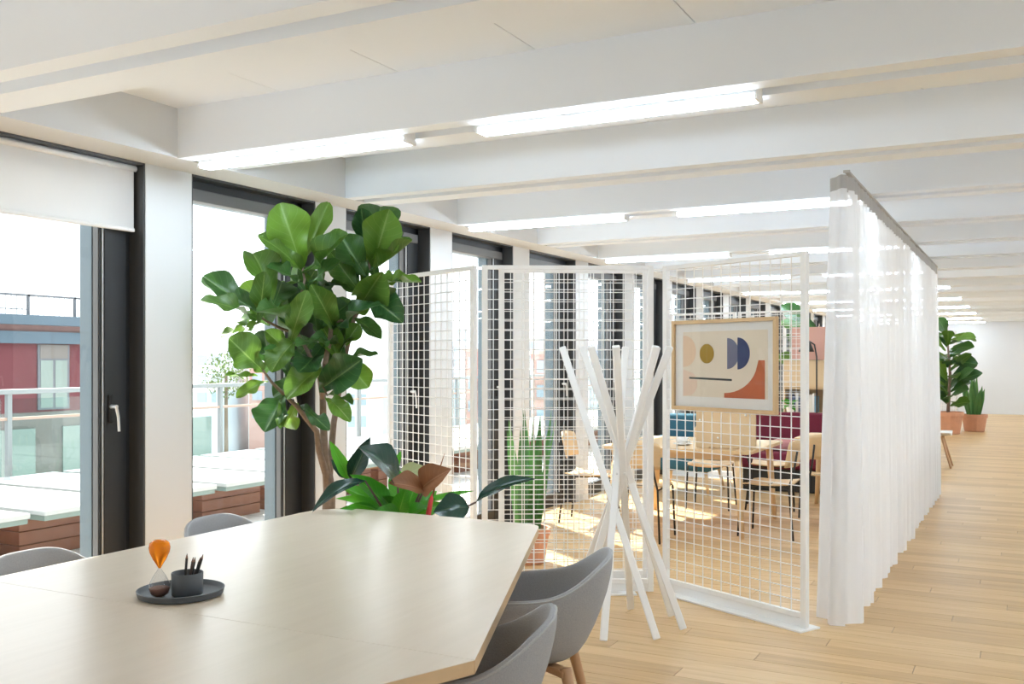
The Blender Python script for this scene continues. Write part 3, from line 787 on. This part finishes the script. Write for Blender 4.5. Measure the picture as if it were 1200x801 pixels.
# philodendron in front of the screens
PD = 5.15
pb = P(470, 620, PD); pb.z = 0
ph = thing('philodendron', pb, 'philodendron with dark, bronze and bright green leaves behind the table', 'plant')
MB().lathe([(0, .0), (.14, .0), (.15, .01), (.185, .46), (.19, .50), (.175, .50), (.165, .46), (0, .46)], pb, 28).build('pot', M_pot, ph)
MB().lathe([(0, .462), (.166, .462), (.166, .465), (0, .48)], pb, 20).build('soil', M_soil, ph)
LP = [(466, 568, 0, 420, 524, -.25, 44, .45, M_philo, (.10, .25)), (497, 574, -.1, 455, 566, -.2, 30, .5, M_philob, (.05, .35)), (494, 572, -.08, 529, 549, -.25, 32, .25, M_philob, (.06, .4)), (558, 588, -.05, 628, 561, -.15, 20, .55, M_philo, (.10, .3)),
      (550, 594, -.05, 508, 600, -.1, 32, .35, M_philo, (.08, .2)), (458, 600, 0, 410, 556, -.1, 26, .5, M_philog, (.08, .3)), (456, 602, 0, 396, 569, .0, 20, .5, M_philog, (.08, .3)), (456, 604, 0, 393, 584, -.12, 18, .6, M_philog, (.08, .3)),
      (454, 608, 0, 398, 596, -.2, 18, .55, M_philog, (.08, .3)), (428, 563, -.2, 366, 600, -.3, 18, .6, M_philo, (.14, .3)), (409, 562, .1, 386, 516, .05, 14, .2, M_philog, (.06, .4)), (411, 562, .1, 434, 512, .05, 20, .15, M_philo, (.05, .4)),
      (404, 560, .1, 388, 538, .1, 10, .3, M_philo, (.05, .3)), (472, 600, .1, 462, 545, .15, 24, .2, M_philog, (.05, .3)), (475, 602, .1, 490, 560, .2, 22, .3, M_philog, (.05, .3)), (480, 604, 0, 512, 575, .1, 18, .4, M_philog, (.06, .3)),
      (482, 596, .1, 556, 575, .0, 10, .5, M_philog, (.05, .3)), (470, 560, .15, 497, 546, .1, 22, .3, M_philop, (.05, .2)), (466, 605, .05, 446, 580, -.05, 22, .3, M_philog, (.06, .3)), (468, 600, -.05, 476, 572, -.1, 20, .3, M_philog, (.06, .3)),
      (470, 606, -.1, 440, 598, -.2, 20, .4, M_philog, (.06, .3)), (478, 606, -.1, 500, 594, -.2, 20, .4, M_philog, (.06, .3)), (462, 550, .2, 470, 528, .2, 8, .2, M_philog, (.05, .3)), (486, 606, 0, 520, 590, .05, 20, .4, M_philog, (.06, .3))]
crown = pb + Vector((0, 0, .50))
for i, (bu, bv, bd, tu, tv, td, wp, lk, m_, (bend, fold)) in enumerate(LP):
    B, T = P(bu, bv, PD + bd), P(tu, tv, PD + td)
    toc = (Vector((0, 0, H)) - (B + T) / 2).normalized(); n0 = toc * (1 - lk) + Vector((0, 0, 1)) * lk
    lf = leaf(B, T, wp / F * PD * 1.1, n0, ellip, m_, ph, bend=bend, fold=fold, wave=.012, seed=i + 90)
    mid = crown.lerp(B, .55) + Vector((0, 0, .03))
    MB().tube([crown + Vector((R.uniform(-.04, .04), R.uniform(-.04, .04), -.02)), mid, B], [.009, .0075, .005], 6).build('leaf_stalk', M_stem, ph, smooth=True)
a = P(502, 602, PD - .15); b = P(505, 586, PD - .15)
MB().tube([a - Vector((0, 0, .08)), a, b, P(507, 578, PD - .15)], [.012, .014, .012, .004], 8).build('red_sheath', M_red, ph, smooth=True)
MB().tube([P(506, 584, PD - .15), P(513, 556, PD - .15), P(521, 531, PD - .15)], [.006, .006, .001], 7).build('new_leaf_spike', M_philob, ph, smooth=True)

def snake_plant(base, hgt, n_, rad, label, pot_h=.3, pot_r=.17, seed=3, lw=.075):
    base = Vector(base); rr = random.Random(seed)
    t = thing('snake_plant', base, label, 'plant')
    MB().lathe([(0, .0), (pot_r * .72, .0), (pot_r * .76, .01), (pot_r * .93, pot_h * .80), (pot_r, pot_h * .81), (pot_r, pot_h), (pot_r * .9, pot_h), (pot_r * .86, pot_h * .85), (0, pot_h * .85)], base, 24).build('pot', M_terra, t)
    MB().lathe([(0, pot_h * .855), (pot_r * .86, pot_h * .855), (pot_r * .86, pot_h * .865), (0, pot_h * .9)], base, 18).build('soil', M_soil, t)
    for i in range(n_):
        a = i * 2.4 + rr.uniform(-.3, .3); r = rad * .45 * math.sqrt((i + .5) / n_)
        hh = (hgt - pot_h) * rr.uniform(.62, 1.0) if i > 2 else (hgt - pot_h)
        dr = Vector((math.cos(a), math.sin(a), 0)); B = base + dr * r + Vector((0, 0, pot_h * .86)); T = B + dr * (rad * (.15 + .7 * i / n_)) + Vector((0, 0, hh))
        leaf(B, T, lw * rr.uniform(.85, 1.2), Vector((rr.uniform(-.5, .5), -1, .1)), sword, M_snake, t, bend=rr.uniform(-.03, .03), fold=.3, wave=.01, nu=8, nv=4, seed=i, twist=rr.uniform(-.8, .8))
    return t
snake_plant((-3.27, 6.50, 0), 1.19, 12, .22, 'snake plant in a terracotta pot behind the wire mesh screens', .26, .17, 4, .072)
snake_plant((-.93, 22.9, 0), 1.24, 11, .22, 'snake plant in a terracotta pot out on the far floor', .36, .26, 8, .12)

def far_fig(base, hgt, n_, label, seed, pot_h=.45, pot_r=.3, spread=.5, ls=.36):
    base = Vector(base); rr = random.Random(seed)
    t = thing('potted_fig', base, label, 'plant')
    MB().lathe([(0, .0), (pot_r * .72, .0), (pot_r * .76, .01), (pot_r * .93, pot_h * .80), (pot_r, pot_h * .81), (pot_r, pot_h), (pot_r * .9, pot_h), (pot_r * .86, pot_h * .85), (0, pot_h * .85)], base, 24).build('pot', M_terra, t)
    MB().tube([base + Vector((0, 0, pot_h * .8)), base + Vector((.04, .02, hgt * .5)), base + Vector((-.02, 0, hgt * .86))], [.035, .028, .012], 8).build('trunk', M_bark, t, smooth=True)
    for i in range(n_):
        f = .12 + .83 * i / n_; z = pot_h + (hgt - pot_h) * f * .9; a = i * 2.4 + rr.uniform(-.4, .4); sp = spread * rr.uniform(.6, 1.05)
        dr = Vector((math.cos(a), math.sin(a), 0)); B = base + dr * .05 + Vector((0, 0, z - .1)); T = B + dr * sp + Vector((0, 0, rr.uniform(-.12, .42)))
        if T.z > hgt: T.z = hgt
        leaf(B, T, ls * rr.uniform(.7, 1), Vector((rr.uniform(-.3, .3), -.8, .7)), fiddle, (g, gd, gd)[i % 3], t, bend=.05, fold=.25, seed=i + seed, nu=8, nv=4)
    return t
far_fig((-1.38, 21.9, 0), 2.46, 44, 'leafy fig tree in a terracotta pot at the far end of the floor', 31, spread=.62)
far_fig((-2.75, 15.4, 0), 2.40, 26, 'leafy fig tree rising behind the oak bookcase', 41, spread=.6)

# ------------------------------------------------------------------ cafe corner behind the screens
def make_oak_chair():
    """plywood shell on black tube legs; faces +Y"""
    t = thing('oak_chair', (0, 0, 0))
    def seat(u, v):
        x = (u - .5) * .42 * (1 - .08 * (v > .9)); y = -.19 + .40 * v
        return Vector((x, y, .455 + .05 * (2 * u - 1) ** 2 * .35 - .018 * math.sin(math.pi * v) + (-.02 * max(0, v - .85) / .15)))
    s = MB().grid(seat, 8, 8).build('seat', M_ply, t, smooth=True); md = s.modifiers.new('solid', 'SOLIDIFY'); md.thickness = .012
    def back(u, v):
        q = 2 * u - 1; x = q * (.20 + .02 * v - .025 * (v > .9)); z = .60 + .235 * v - .018 * abs(q) ** 3 * v
        return Vector((x, -.225 - .045 * v + .05 * q * q, z))
    b = MB().grid(back, 8, 6).build('backrest', M_ply, t, smooth=True); md = b.modifiers.new('solid', 'SOLIDIFY'); md.thickness = .012
    for sx in (-1, 1):
        MB().tube([(sx * .17, .17, .448), (sx * .20, .205, .43), (sx * .215, .225, .0)], .009, 8).build('leg', M_blk, t, smooth=True)
        MB().tube([(sx * .215, -.245, .0), (sx * .185, -.20, .43), (sx * .165, -.235, .56), (sx * .15, -.262, .74)], .009, 8).build('leg', M_blk, t, smooth=True)
    MB().tube([(-.185, -.20, .43), (-.185, .17, .44)], .008, 8).tube([(.185, -.20, .43), (.185, .17, .44)], .008, 8).tube([(-.185, 0, .435), (.185, 0, .435)], .008, 8).build('seat_frame', M_blk, t)
    return t
ch = make_oak_chair()
oak_spots = [((-3.58, 8.42), face(1, .15), 'oak plywood chair with black legs at the window end of the cafe table'),
             ((-2.86, 7.86), face(-.05, 1), 'oak plywood chair seen from behind at the cafe table, back to the mesh'),
             ((-1.93, 8.50), face(-1, .05), 'oak plywood chair at the curtain end of the cafe table'),
             ((-2.84, 9.83), face(.1, -1), 'oak plywood chair on the far side of the cafe table'),
             ((-1.62, 9.38), face(-.35, 1), 'oak plywood chair at the small square table, near the curtain'),
             ((-2.28, 10.05), face(1, .2), 'oak plywood chair at the small square table, on its window side')]
for i, ((x, y), rz, lb) in enumerate(oak_spots):
    o = ch if i == 0 else copy_tree(ch)
    o.location = (x, y, 0); o.rotation_euler = (0, 0, rz); tag(o, lb, 'chair', 'oak chairs in the cafe corner')

def oak_table(x0, x1, y0, y1, label, inset=.12):
    t = thing('oak_table', ((x0 + x1) / 2, (y0 + y1) / 2, 0), label, 'table')
    MB().prism(rounded([(x0, y0), (x1, y0), (x1, y1), (x0, y1)], [.06] * 4, 5), .712, .74).build('table_top', M_ply, t)
    for sx, x in ((-1, x0 + inset), (1, x1 - inset)):
        for sy, y in ((-1, y0 + inset * .7), (1, y1 - inset * .7)):
            m = MB(); m.tube([(x, y, .712), (x + sx * .02, y + sy * .02, .35), (x + sx * .045, y + sy * .04, 0)], [.034, .029, .020], 12); m.build('leg', M_ply, t, smooth=True)
    for y_ in (y0 + inset * .7, y1 - inset * .7): MB().box(x0 + inset, x1 - inset, y_ - .01, y_ + .01, .65, .712).build('apron', M_ply, t)
    return t
oak_table(-3.36, -2.02, 8.12, 9.42, 'square oak cafe table behind the wire mesh screens')
oak_table(-2.0, -1.2, 9.75, 10.6, 'small oak table beyond the cafe table, near the curtain')
# oak board standing on the cafe table
t = thing('desk_screen', (-2.28, 8.34, .74), 'upright oak board standing on the cafe table below the picture', 'board')
MB().box(-2.54, -2.02, 8.32, 8.345, .742, 1.17, .003).build('panel', M_plydark, t)
for x in (-2.50, -2.14): MB().box(x, x + .08, 8.29, 8.375, .7405, .752).build('foot', M_plydark, t)
for x, z in ((-2.5, .98), (-2.34, .83), (-2.12, .86), (-2.1, 1.03)): MB().tube([(x, 8.32, z), (x, 8.295, z + .004)], .008, 8).build('peg', M_cup, t)
# cup on the table
cc = Vector((-2.72, 8.5, .7405))
t = thing('coffee_cup', cc, 'white coffee cup and saucer on the cafe table', 'cup')
MB().lathe([(0, 0), (.05, .001), (.085, .012), (.084, .016), (.05, .006), (0, .006)], cc, 24).build('saucer', M_cup, t, smooth=True)
MB().lathe([(0, .006), (.03, .007), (.045, .03), (.05, .07), (.047, .07), (.042, .03), (0, .014)], cc, 24).build('cup_body', M_cup, t, smooth=True)
MB().tube([cc + Vector((.047, 0, .06)), cc + Vector((.072, 0, .055)), cc + Vector((.07, 0, .03)), cc + Vector((.045, 0, .025))], .005, 6).build('handle', M_cup, t, smooth=True)

# teal lounge chair
lc = Vector((-3.42, 10.9, 0))
t = thing('lounge_chair', lc, 'teal upholstered lounge chair with pale wooden legs by the windows', 'chair')
MB().box(lc.x - .36, lc.x + .36, lc.y - .34, lc.y + .36, .26, .43, .05, 3).build('seat', M_teal, t, smooth=True)
MB().box(lc.x - .36, lc.x + .36, lc.y + .26, lc.y + .40, .38, .87, .05, 3).build('backrest', M_teal, t, smooth=True)
for sx in (-1, 1):
    MB().box(lc.x + sx * .36 - .05, lc.x + sx * .36 + .05, lc.y - .32, lc.y + .38, .28, .62, .04, 3).build('armrest', M_teal, t, smooth=True)
    for sy in (-1, 1):
        MB().tube([(lc.x + sx * .28, lc.y + sy * .26, .28), (lc.x + sx * .33, lc.y + sy * .32, 0)], [.022, .014], 10).build('leg', M_ply, t, smooth=True)
# burgundy bench sofa
sx0, sx1, sy = -2.95, -1.15, 11.55
t = thing('bench_sofa', ((sx0 + sx1) / 2, sy, 0), 'burgundy high-backed bench sofa in front of the far mesh screens', 'sofa')
MB().box(sx0, sx1, sy + .28, sy + .42, .12, .88, .03, 2).build('backrest', M_burg, t, smooth=True)
MB().box(sx0, sx1, sy - .28, sy + .30, .26, .44, .04, 2).build('seat', M_burg, t, smooth=True)
MB().box(sx0 + .05, sx1 - .05, sy - .22, sy + .36, .0, .26, .01).build('plinth', M_dark, t)
tag(MB().box(-1.72, -1.26, sy + .10, sy + .265, .45, .84, .06, 3).build('cushion', M_shell, smooth=True), 'white square cushion leaning on the burgundy sofa', 'cushion')
tag(MB().box(-2.62, -2.2, sy - .02, sy + .26, .45, .58, .05, 3).build('cushion', M_pink, smooth=True), 'pink cushion lying on the burgundy sofa', 'cushion')
# oak bookcase with books and small plants
bx0, bx1, by = -3.05, -1.45, 14.2
t = thing('bookcase', ((bx0 + bx1) / 2, by, 0), 'low oak bookcase with closed upper fronts behind the burgundy sofa', 'bookcase')
for x in (bx0, (bx0 + bx1) / 2 - .012, bx1 - .024): MB().box(x, x + .024, by, by + .34, 0, 1.50).build('upright', M_plydark, t)
for z in (.06, .42, .74, 1.09, 1.476): MB().box(bx0 + .024, bx1 - .024, by + .005, by + .335, z, z + .024).build('shelf', M_plydark, t)
for i in range(2):
    xa = bx0 + .026 + i * .80; MB().box(xa, xa + .745, by - .016, by, 1.118, 1.474, .003).build('upper_front', M_plydark, t)
MB().box(bx0 + .024, bx1 - .024, by + .328, by + .34, .06, 1.5).build('back_panel', M_plydark, t)
bk_cols = [(.75, .74, .72), (.10, .12, .2), (.62, .6, .56), (.05, .05, .06), (.35, .1, .08), (.16, .28, .4), (.8, .78, .7)]
bm_ = [mat('book_cover_%s' % n_, c_, .7) for n_, c_ in zip(('white', 'navy', 'cream', 'black', 'red', 'blue', 'ivory'), bk_cols)]
nmz = ('white', 'navy', 'cream', 'black', 'red', 'blue', 'ivory')
for sh_, (x0, cnt) in ((.764, (-2.98, 9)), (.764, (-2.16, 8)), (.444, (-2.95, 7))):
    x = x0
    for i in range(cnt):
        wd = R.uniform(.025, .055); hh = R.uniform(.20, .28); k = R.randrange(7)
        sidew = 'left' if x0 < -2.5 else 'right'
        bo = MB().box(x, x + wd, by + .03, by + .03 + R.uniform(.15, .2), sh_ + .0005, sh_ + hh, .002).build('book', bm_[k])
        tag(bo, '%s book standing on the %s shelf of the oak bookcase' % (nmz[k], 'middle' if sh_ > .6 else 'lower'), 'book', 'books on the bookcase'); x += wd + .002
far_lamp = Vector((-2.56, 14.05, 0))
t = thing('floor_lamp', far_lamp, 'black floor lamp with a drooping shade before the bookcase', 'lamp')
MB().lathe([(0, 0), (.14, 0), (.14, .015), (.02, .025), (0, .025)], far_lamp, 24).build('base', M_blk, t)
MB().tube([far_lamp + Vector((0, 0, .02)), far_lamp + Vector((0, 0, 1.55)), far_lamp + Vector((-.03, 0, 1.72)), far_lamp + Vector((-.12, 0, 1.78))], .011, 8).build('pole', M_blk, t, smooth=True)
MB().lathe([(.03, .16), (.05, .15), (.11, .0), (.105, .0), (.045, .14)], far_lamp + Vector((-.14, 0, 1.62)), 20).build('shade', M_blk, t, smooth=True)
M_poster = mat('poster_rose', (.62, .36, .30), .8)
tag(MB().box(-3.0, -2.52, 14.48, 14.5, 1.506, 1.98, .002).build('canvas', M_poster), 'rose pink canvas board leaning on top of the bookcase', 'picture')
t = thing('shelf_plant', (-2.94, 14.3, .7645), 'small trailing plant in a white pot on the bookcase', 'plant')
MB().lathe([(0, 0), (.05, 0), (.065, .10), (.055, .10), (0, .09)], (-2.94, 14.14, .7645), 16).build('pot', M_cup, t)
for i in range(12):
    a = i * 2.4; dr = Vector((math.cos(a), math.sin(a), 0)); B = Vector((-2.94, 14.14, .86)); leaf(B, B + dr * R.uniform(.08, .16) + Vector((0, -.05, R.uniform(-.08, .12))), .06, (0, -.7, .7), ellip, M_philog, t, nu=5, nv=2, seed=i)

# white shell chair with wooden legs past the end of the curtain, oak panel by the far plants
wc = Vector((-1.12, 15.05, 0))
t = thing('shell_chair', wc, 'white shell chair with splayed wooden legs past the end of the curtain', 'chair')
def shl(u, v):
    q = 2 * u - 1; a = v * 1.0
    if v < .5: y = .22 - .42 * (v / .5); z = .44 + .02 * q * q
    else: y = -.20 - .12 * ((v - .5) / .5); z = .44 + .40 * ((v - .5) / .5)
    return Vector((wc.x - y * -1.0, wc.y + q * .23 * (1 - .3 * (v > .95)), z + .03 * q * q))
s_ = MB().grid(shl, 8, 12).build('shell', M_shell, t, smooth=True); md = s_.modifiers.new('solid', 'SOLIDIFY'); md.thickness = .012
for sx in (-1, 1):
    for sy_ in (-1, 1): MB().tube([(wc.x + sx * .10, wc.y + sy_ * .10, .43), (wc.x + sx * .22, wc.y + sy_ * .21, 0)], [.018, .012], 10).build('leg', M_oakleg, t, smooth=True)
t = thing('oak_divider', (-1.62, 17.0, 0), 'tall narrow oak divider panel past the end of the curtain', 'room divider')
MB().box(-2.6, -1.3, 16.98, 17.02, .06, 1.50, .003).build('panel', M_plydark, t)
for x in (-2.5, -1.48): MB().box(x, x + .08, 16.85, 17.15, 0, .06).build('foot', M_plydark, t)

# ------------------------------------------------------------------ terrace and town outside
M_pav = bpy.data.materials.new('terrace_pavers'); M_pav.use_nodes = True
n_, l_ = nodes(M_pav); bk = n_.new('ShaderNodeTexBrick'); bk.offset = 0; bk.inputs['Color1'].default_value = (.62, .61, .59, 1); bk.inputs['Color2'].default_value = (.56, .55, .54, 1); bk.inputs['Mortar'].default_value = (.3, .3, .3, 1)
bk.inputs['Scale'].default_value = 1; bk.inputs['Brick Width'].default_value = .5; bk.inputs['Row Height'].default_value = .5; bk.inputs['Mortar Size'].default_value = .008
ge = n_.new('ShaderNodeNewGeometry'); l_.new(ge.outputs['Position'], bk.inputs[0]); l_.new(bk.outputs[0], n_['Principled BSDF'].inputs['Base Color'])
M_slab = mat('skylight_white', (.40, .42, .41), .35, noise=.02, scale=3); M_slabe = mat('skylight_edge', (.16, .22, .20), .4)
M_deck = wood('deck_wood', (.13, .045, .025), (.25, .10, .055), 'Y', 4, .6)
M_rail = mat('galvanised_rail', (.30, .33, .34), .4, metal=.3); M_rglass = glass_material('rail_glass', (.86, .93, .92), .8)
tf = MB().box(-9.6, -4.46, -6, 34, -.35, -.06).build('terrace_floor', M_pav, base=(-7, 14, -.06)); tag(tf, 'pale paved terrace outside the windows', kind='structure')
for i in range(26):
    y = -.8 + i * .96
    t = thing('skylight_box', (-7.75, y + .42, -.06), 'white topped skylight box on a brown timber kerb on the terrace', 'skylight', 'skylight boxes along the terrace')
    MB().box(-8.9, -6.62, y, y + .84, .31, .35, .006).build('white_top', M_slab, t)
    MB().box(-8.88, -6.64, y + .012, y + .828, .27, .31).build('edge_frame', M_slabe, t)
    for j in range(3):
        MB().box(-8.80, -6.95, y - .02 if j == 9 else y + .02, y + .82, -.06 + j * .11, .045 + j * .11, .004).build('kerb_board', M_deck, t)
rail_y0, rail_y1 = -4, 33
t = thing('terrace_railing', (-9.3, 14, -.06), 'glass and steel railing along the terrace edge', 'railing')
MB().box(-9.33, -9.23, rail_y0, rail_y1, 1.15, 1.20, .005).build('top_rail', M_rail, t)
MB().box(-9.29, -9.26, rail_y0, rail_y1, .88, .91).build('middle_rail', mat('timber_rail', (.45, .33, .27), .6), t)
y = rail_y0
while y < rail_y1:
    MB().box(-9.30, -9.25, y, y + .05, -.06, 1.15).build('post', M_rail, t)
    MB().box(-9.275, -9.265, y + .06, y + 1.44, .06, 1.10).build('glass_panel', M_rglass, t)
    y += 1.5
# lower roofs / ground, hazy town
tag(MB().box(-900, -9.6, -300, 900, -14.5, -14).build('street_ground', mat('town_ground', (.5, .5, .5), .9), base=(-300, 100, -14)), 'pale town ground far below the terrace', kind='structure')
tag(MB().box(-9.62, -4.46, -6, 34, -14, -.35).build('wall_outer', M_white), 'facade of the building under the terrace', kind='structure')
# red building over the street
M_redw = mat('red_render', (.105, .024, .03), .8, noise=.18, scale=1.5); M_slate = mat('blue_grey_fascia', (.065, .105, .14), .6, noise=.1, scale=2); M_brick = mat('dark_brick_band', (.22, .13, .12), .8, noise=.2, scale=6)
M_conc = mat('pale_concrete', (.15, .14, .13), .8, noise=.05, scale=2); M_winf = mat('pale_window', (.18, .23, .21), .25); M_gry = mat('grey_frame', (.10, .11, .125), .5)
xb = -22.0
t = thing('red_building', (xb - 5, 8, -14), 'red rendered house with blue grey eaves across the street', 'building')
MB().box(xb - 10, xb, -12, 20.4, .2, 1.92).build('red_wall', M_redw, t)
MB().box(xb - 10, xb - .02, -12, 20.4, -14, .2).build('lower_wall', M_conc, t)
MB().box(xb - 10, xb + .15, -12, 20.5, 1.92, 2.22).build('fascia', M_slate, t)
MB().box(xb - 10, xb + .05, -12, 20.4, 2.22, 2.38).build('brick_band', M_brick, t)
ro = MB().box(xb - 10, xb + .35, -12, 20.6, 2.38, 2.62).build('eaves', M_slate, t)
MB().box(xb - .05, xb, -12, 20.4, 3.10, 3.15).build('roof_rail', M_gry, ro)
MB().box(xb - 6, xb - 5.97, -12, 20.4, 3.1, 3.13).build('roof_rail', M_gry, ro)
yy = -11
while yy < 20.4:
    p_ = MB(); p_.box(xb - .05, xb, yy, yy + .06, 2.62, 3.15); p_.build('rail_post', M_gry, ro); yy += 1.35
bal = MB(); yy = -11
while yy < 20.4: bal.box(xb - .02, xb - .008, yy, yy + .012, 2.62, 3.12); yy += .15
tag(bal.build('rail_balusters', M_gry, ro), kind='stuff')
for yy in (-7.0, -3.9, -.8, 2.3, 5.4, 8.5, 11.6, 16.32, 19.2):
    f_ = MB().box(xb - .05, xb + .03, yy - .06, yy + .86, .25, 1.9).build('window_frame', M_gry, t)
    MB().box(xb + .03, xb + .04, yy, yy + .80, 1.55, 1.9).build('shutter_box', M_conc, f_)
    for q in (0, .42): MB().box(xb + .03, xb + .036, yy + .02 + q, yy + .37 + q, .3, 1.5).build('pane', M_winf, f_)
for yy in range(-10, 21, 3):
    MB().box(xb - .04, xb + .02, yy, yy + 2.2, -1.9, -.2).build('shop_frame', M_winf, t)
# far blocks, distance haze put into their pale colours
M_far1 = mat('far_block_hazed', (.52, .57, .64), .9); M_far2 = mat('far_block_white', (.72, .72, .71), .9); M_far3 = mat('far_block_brick', (.52, .30, .26), .9); M_farw = mat('far_window', (.33, .38, .45), .6); M_farroof = mat('far_roof', (.48, .36, .31), .9)
blocks = [(228, 262, 411, 105, M_far1, 'pale blue office block far off beyond the terrace'), (262, 292, 424, 120, M_far2, 'white far block next to the pale blue office block'), (292, 330, 432, 110, M_far3, 'brick far block between white ones'),
          (405, 432, 430, 90, M_far2, 'white far block seen left of the mesh screen'), (432, 470, 420, 115, M_far1, 'pale blue far block behind the fig tree'), (528, 552, 402, 150, M_far1, 'slim pale tower on the skyline'), (534, 548, 385, 260, M_far1, 'round-shouldered far tower standing highest on the skyline'),
          (545, 580, 412, 90, M_far3, 'brick far block below the skyline tower'), (560, 600, 405, 130, M_far2, 'broad white far block near the second pier'), (618, 650, 396, 140, M_far2, 'tall white far block seen through the screens'), (625, 665, 415, 80, M_far3, 'brick far block seen through the screens'), (690, 720, 405, 150, M_far1, 'pale far block seen behind the coat rack tops')]
for (u0, u1, vt, dd, m_, lb) in blocks:
    a, b = P(u0, vt, dd), P(u1, vt, dd); w_ = (b - a).length; ax = (b - a).normalized(); dp = Vector((-ax.y, ax.x, 0)); zt_ = a.z; c = (a + b) / 2; c.z = 0
    t = thing('far_building', (c.x, c.y, -14), lb, 'building', 'hazy town blocks')
    hh = zt_ + 14
    m = MB(); m.obox(c + dp * 5 + Vector((0, 0, zt_ - hh / 2)), ax, dp, Vector((0, 0, 1)), w_ / 2, 5, hh / 2); m.build('block_wall', m_, t)
    m = MB(); m.obox(c + dp * 5 + Vector((0, 0, zt_ + .15)), ax, dp, Vector((0, 0, 1)), w_ / 2 + .2, 5.2, .15); m.build('roof_slab', M_farroof if m_ is M_far3 else m_, t)
    nc = max(2, int(w_ / 1.6))
    for r in range(3):
        for q in range(nc):
            m = MB(); m.obox(c - dp * .03 + ax * (-w_ / 2 + w_ * (q + .5) / nc) + Vector((0, 0, zt_ - 1.0 - r * 2.0)), ax, dp, Vector((0, 0, 1)), w_ / nc * .3, .05, .5); m.build('window', M_farw, t)
# trees on the street side
def tree(p, r, label, seed):
    rr = random.Random(seed); t = thing('street_tree', (p.x, p.y, -14), label, 'tree', 'street trees beyond the railing')
    MB().tube([(p.x, p.y, -14), (p.x, p.y, p.z)], [.2, .06], 8).build('trunk', M_bark, t)
    m = MB()
    for i in range(700):
        v = Vector((rr.gauss(0, 1), rr.gauss(0, 1), rr.gauss(0, 1))).normalized() * r * rr.random() ** .4; c_ = p + v; a_ = Vector((rr.uniform(-1, 1), rr.uniform(-1, 1), rr.uniform(-1, 1))).normalized(); b_2 = a_.cross(Vector((0, 0, 1))).normalized(); s = r * .09
        m.flat([c_ + a_ * s, c_ + b_2 * s * .5, c_ - a_ * s, c_ - b_2 * s * .5])
    tag(m.build('foliage', mat('tree_foliage', (.16, .22, .08), .9), t, recalc=False), kind='stuff')
tree(P(265, 438, 40), 1.0, 'thin leafy street tree before the pale blue office block', 3)

SC.cycles.use_denoising = True
SC.cycles.max_bounces = 10; SC.cycles.diffuse_bounces = 6; SC.cycles.transparent_max_bounces = 24; SC.cycles.caustics_reflective = False
SC.cycles.sample_clamp_indirect = 6
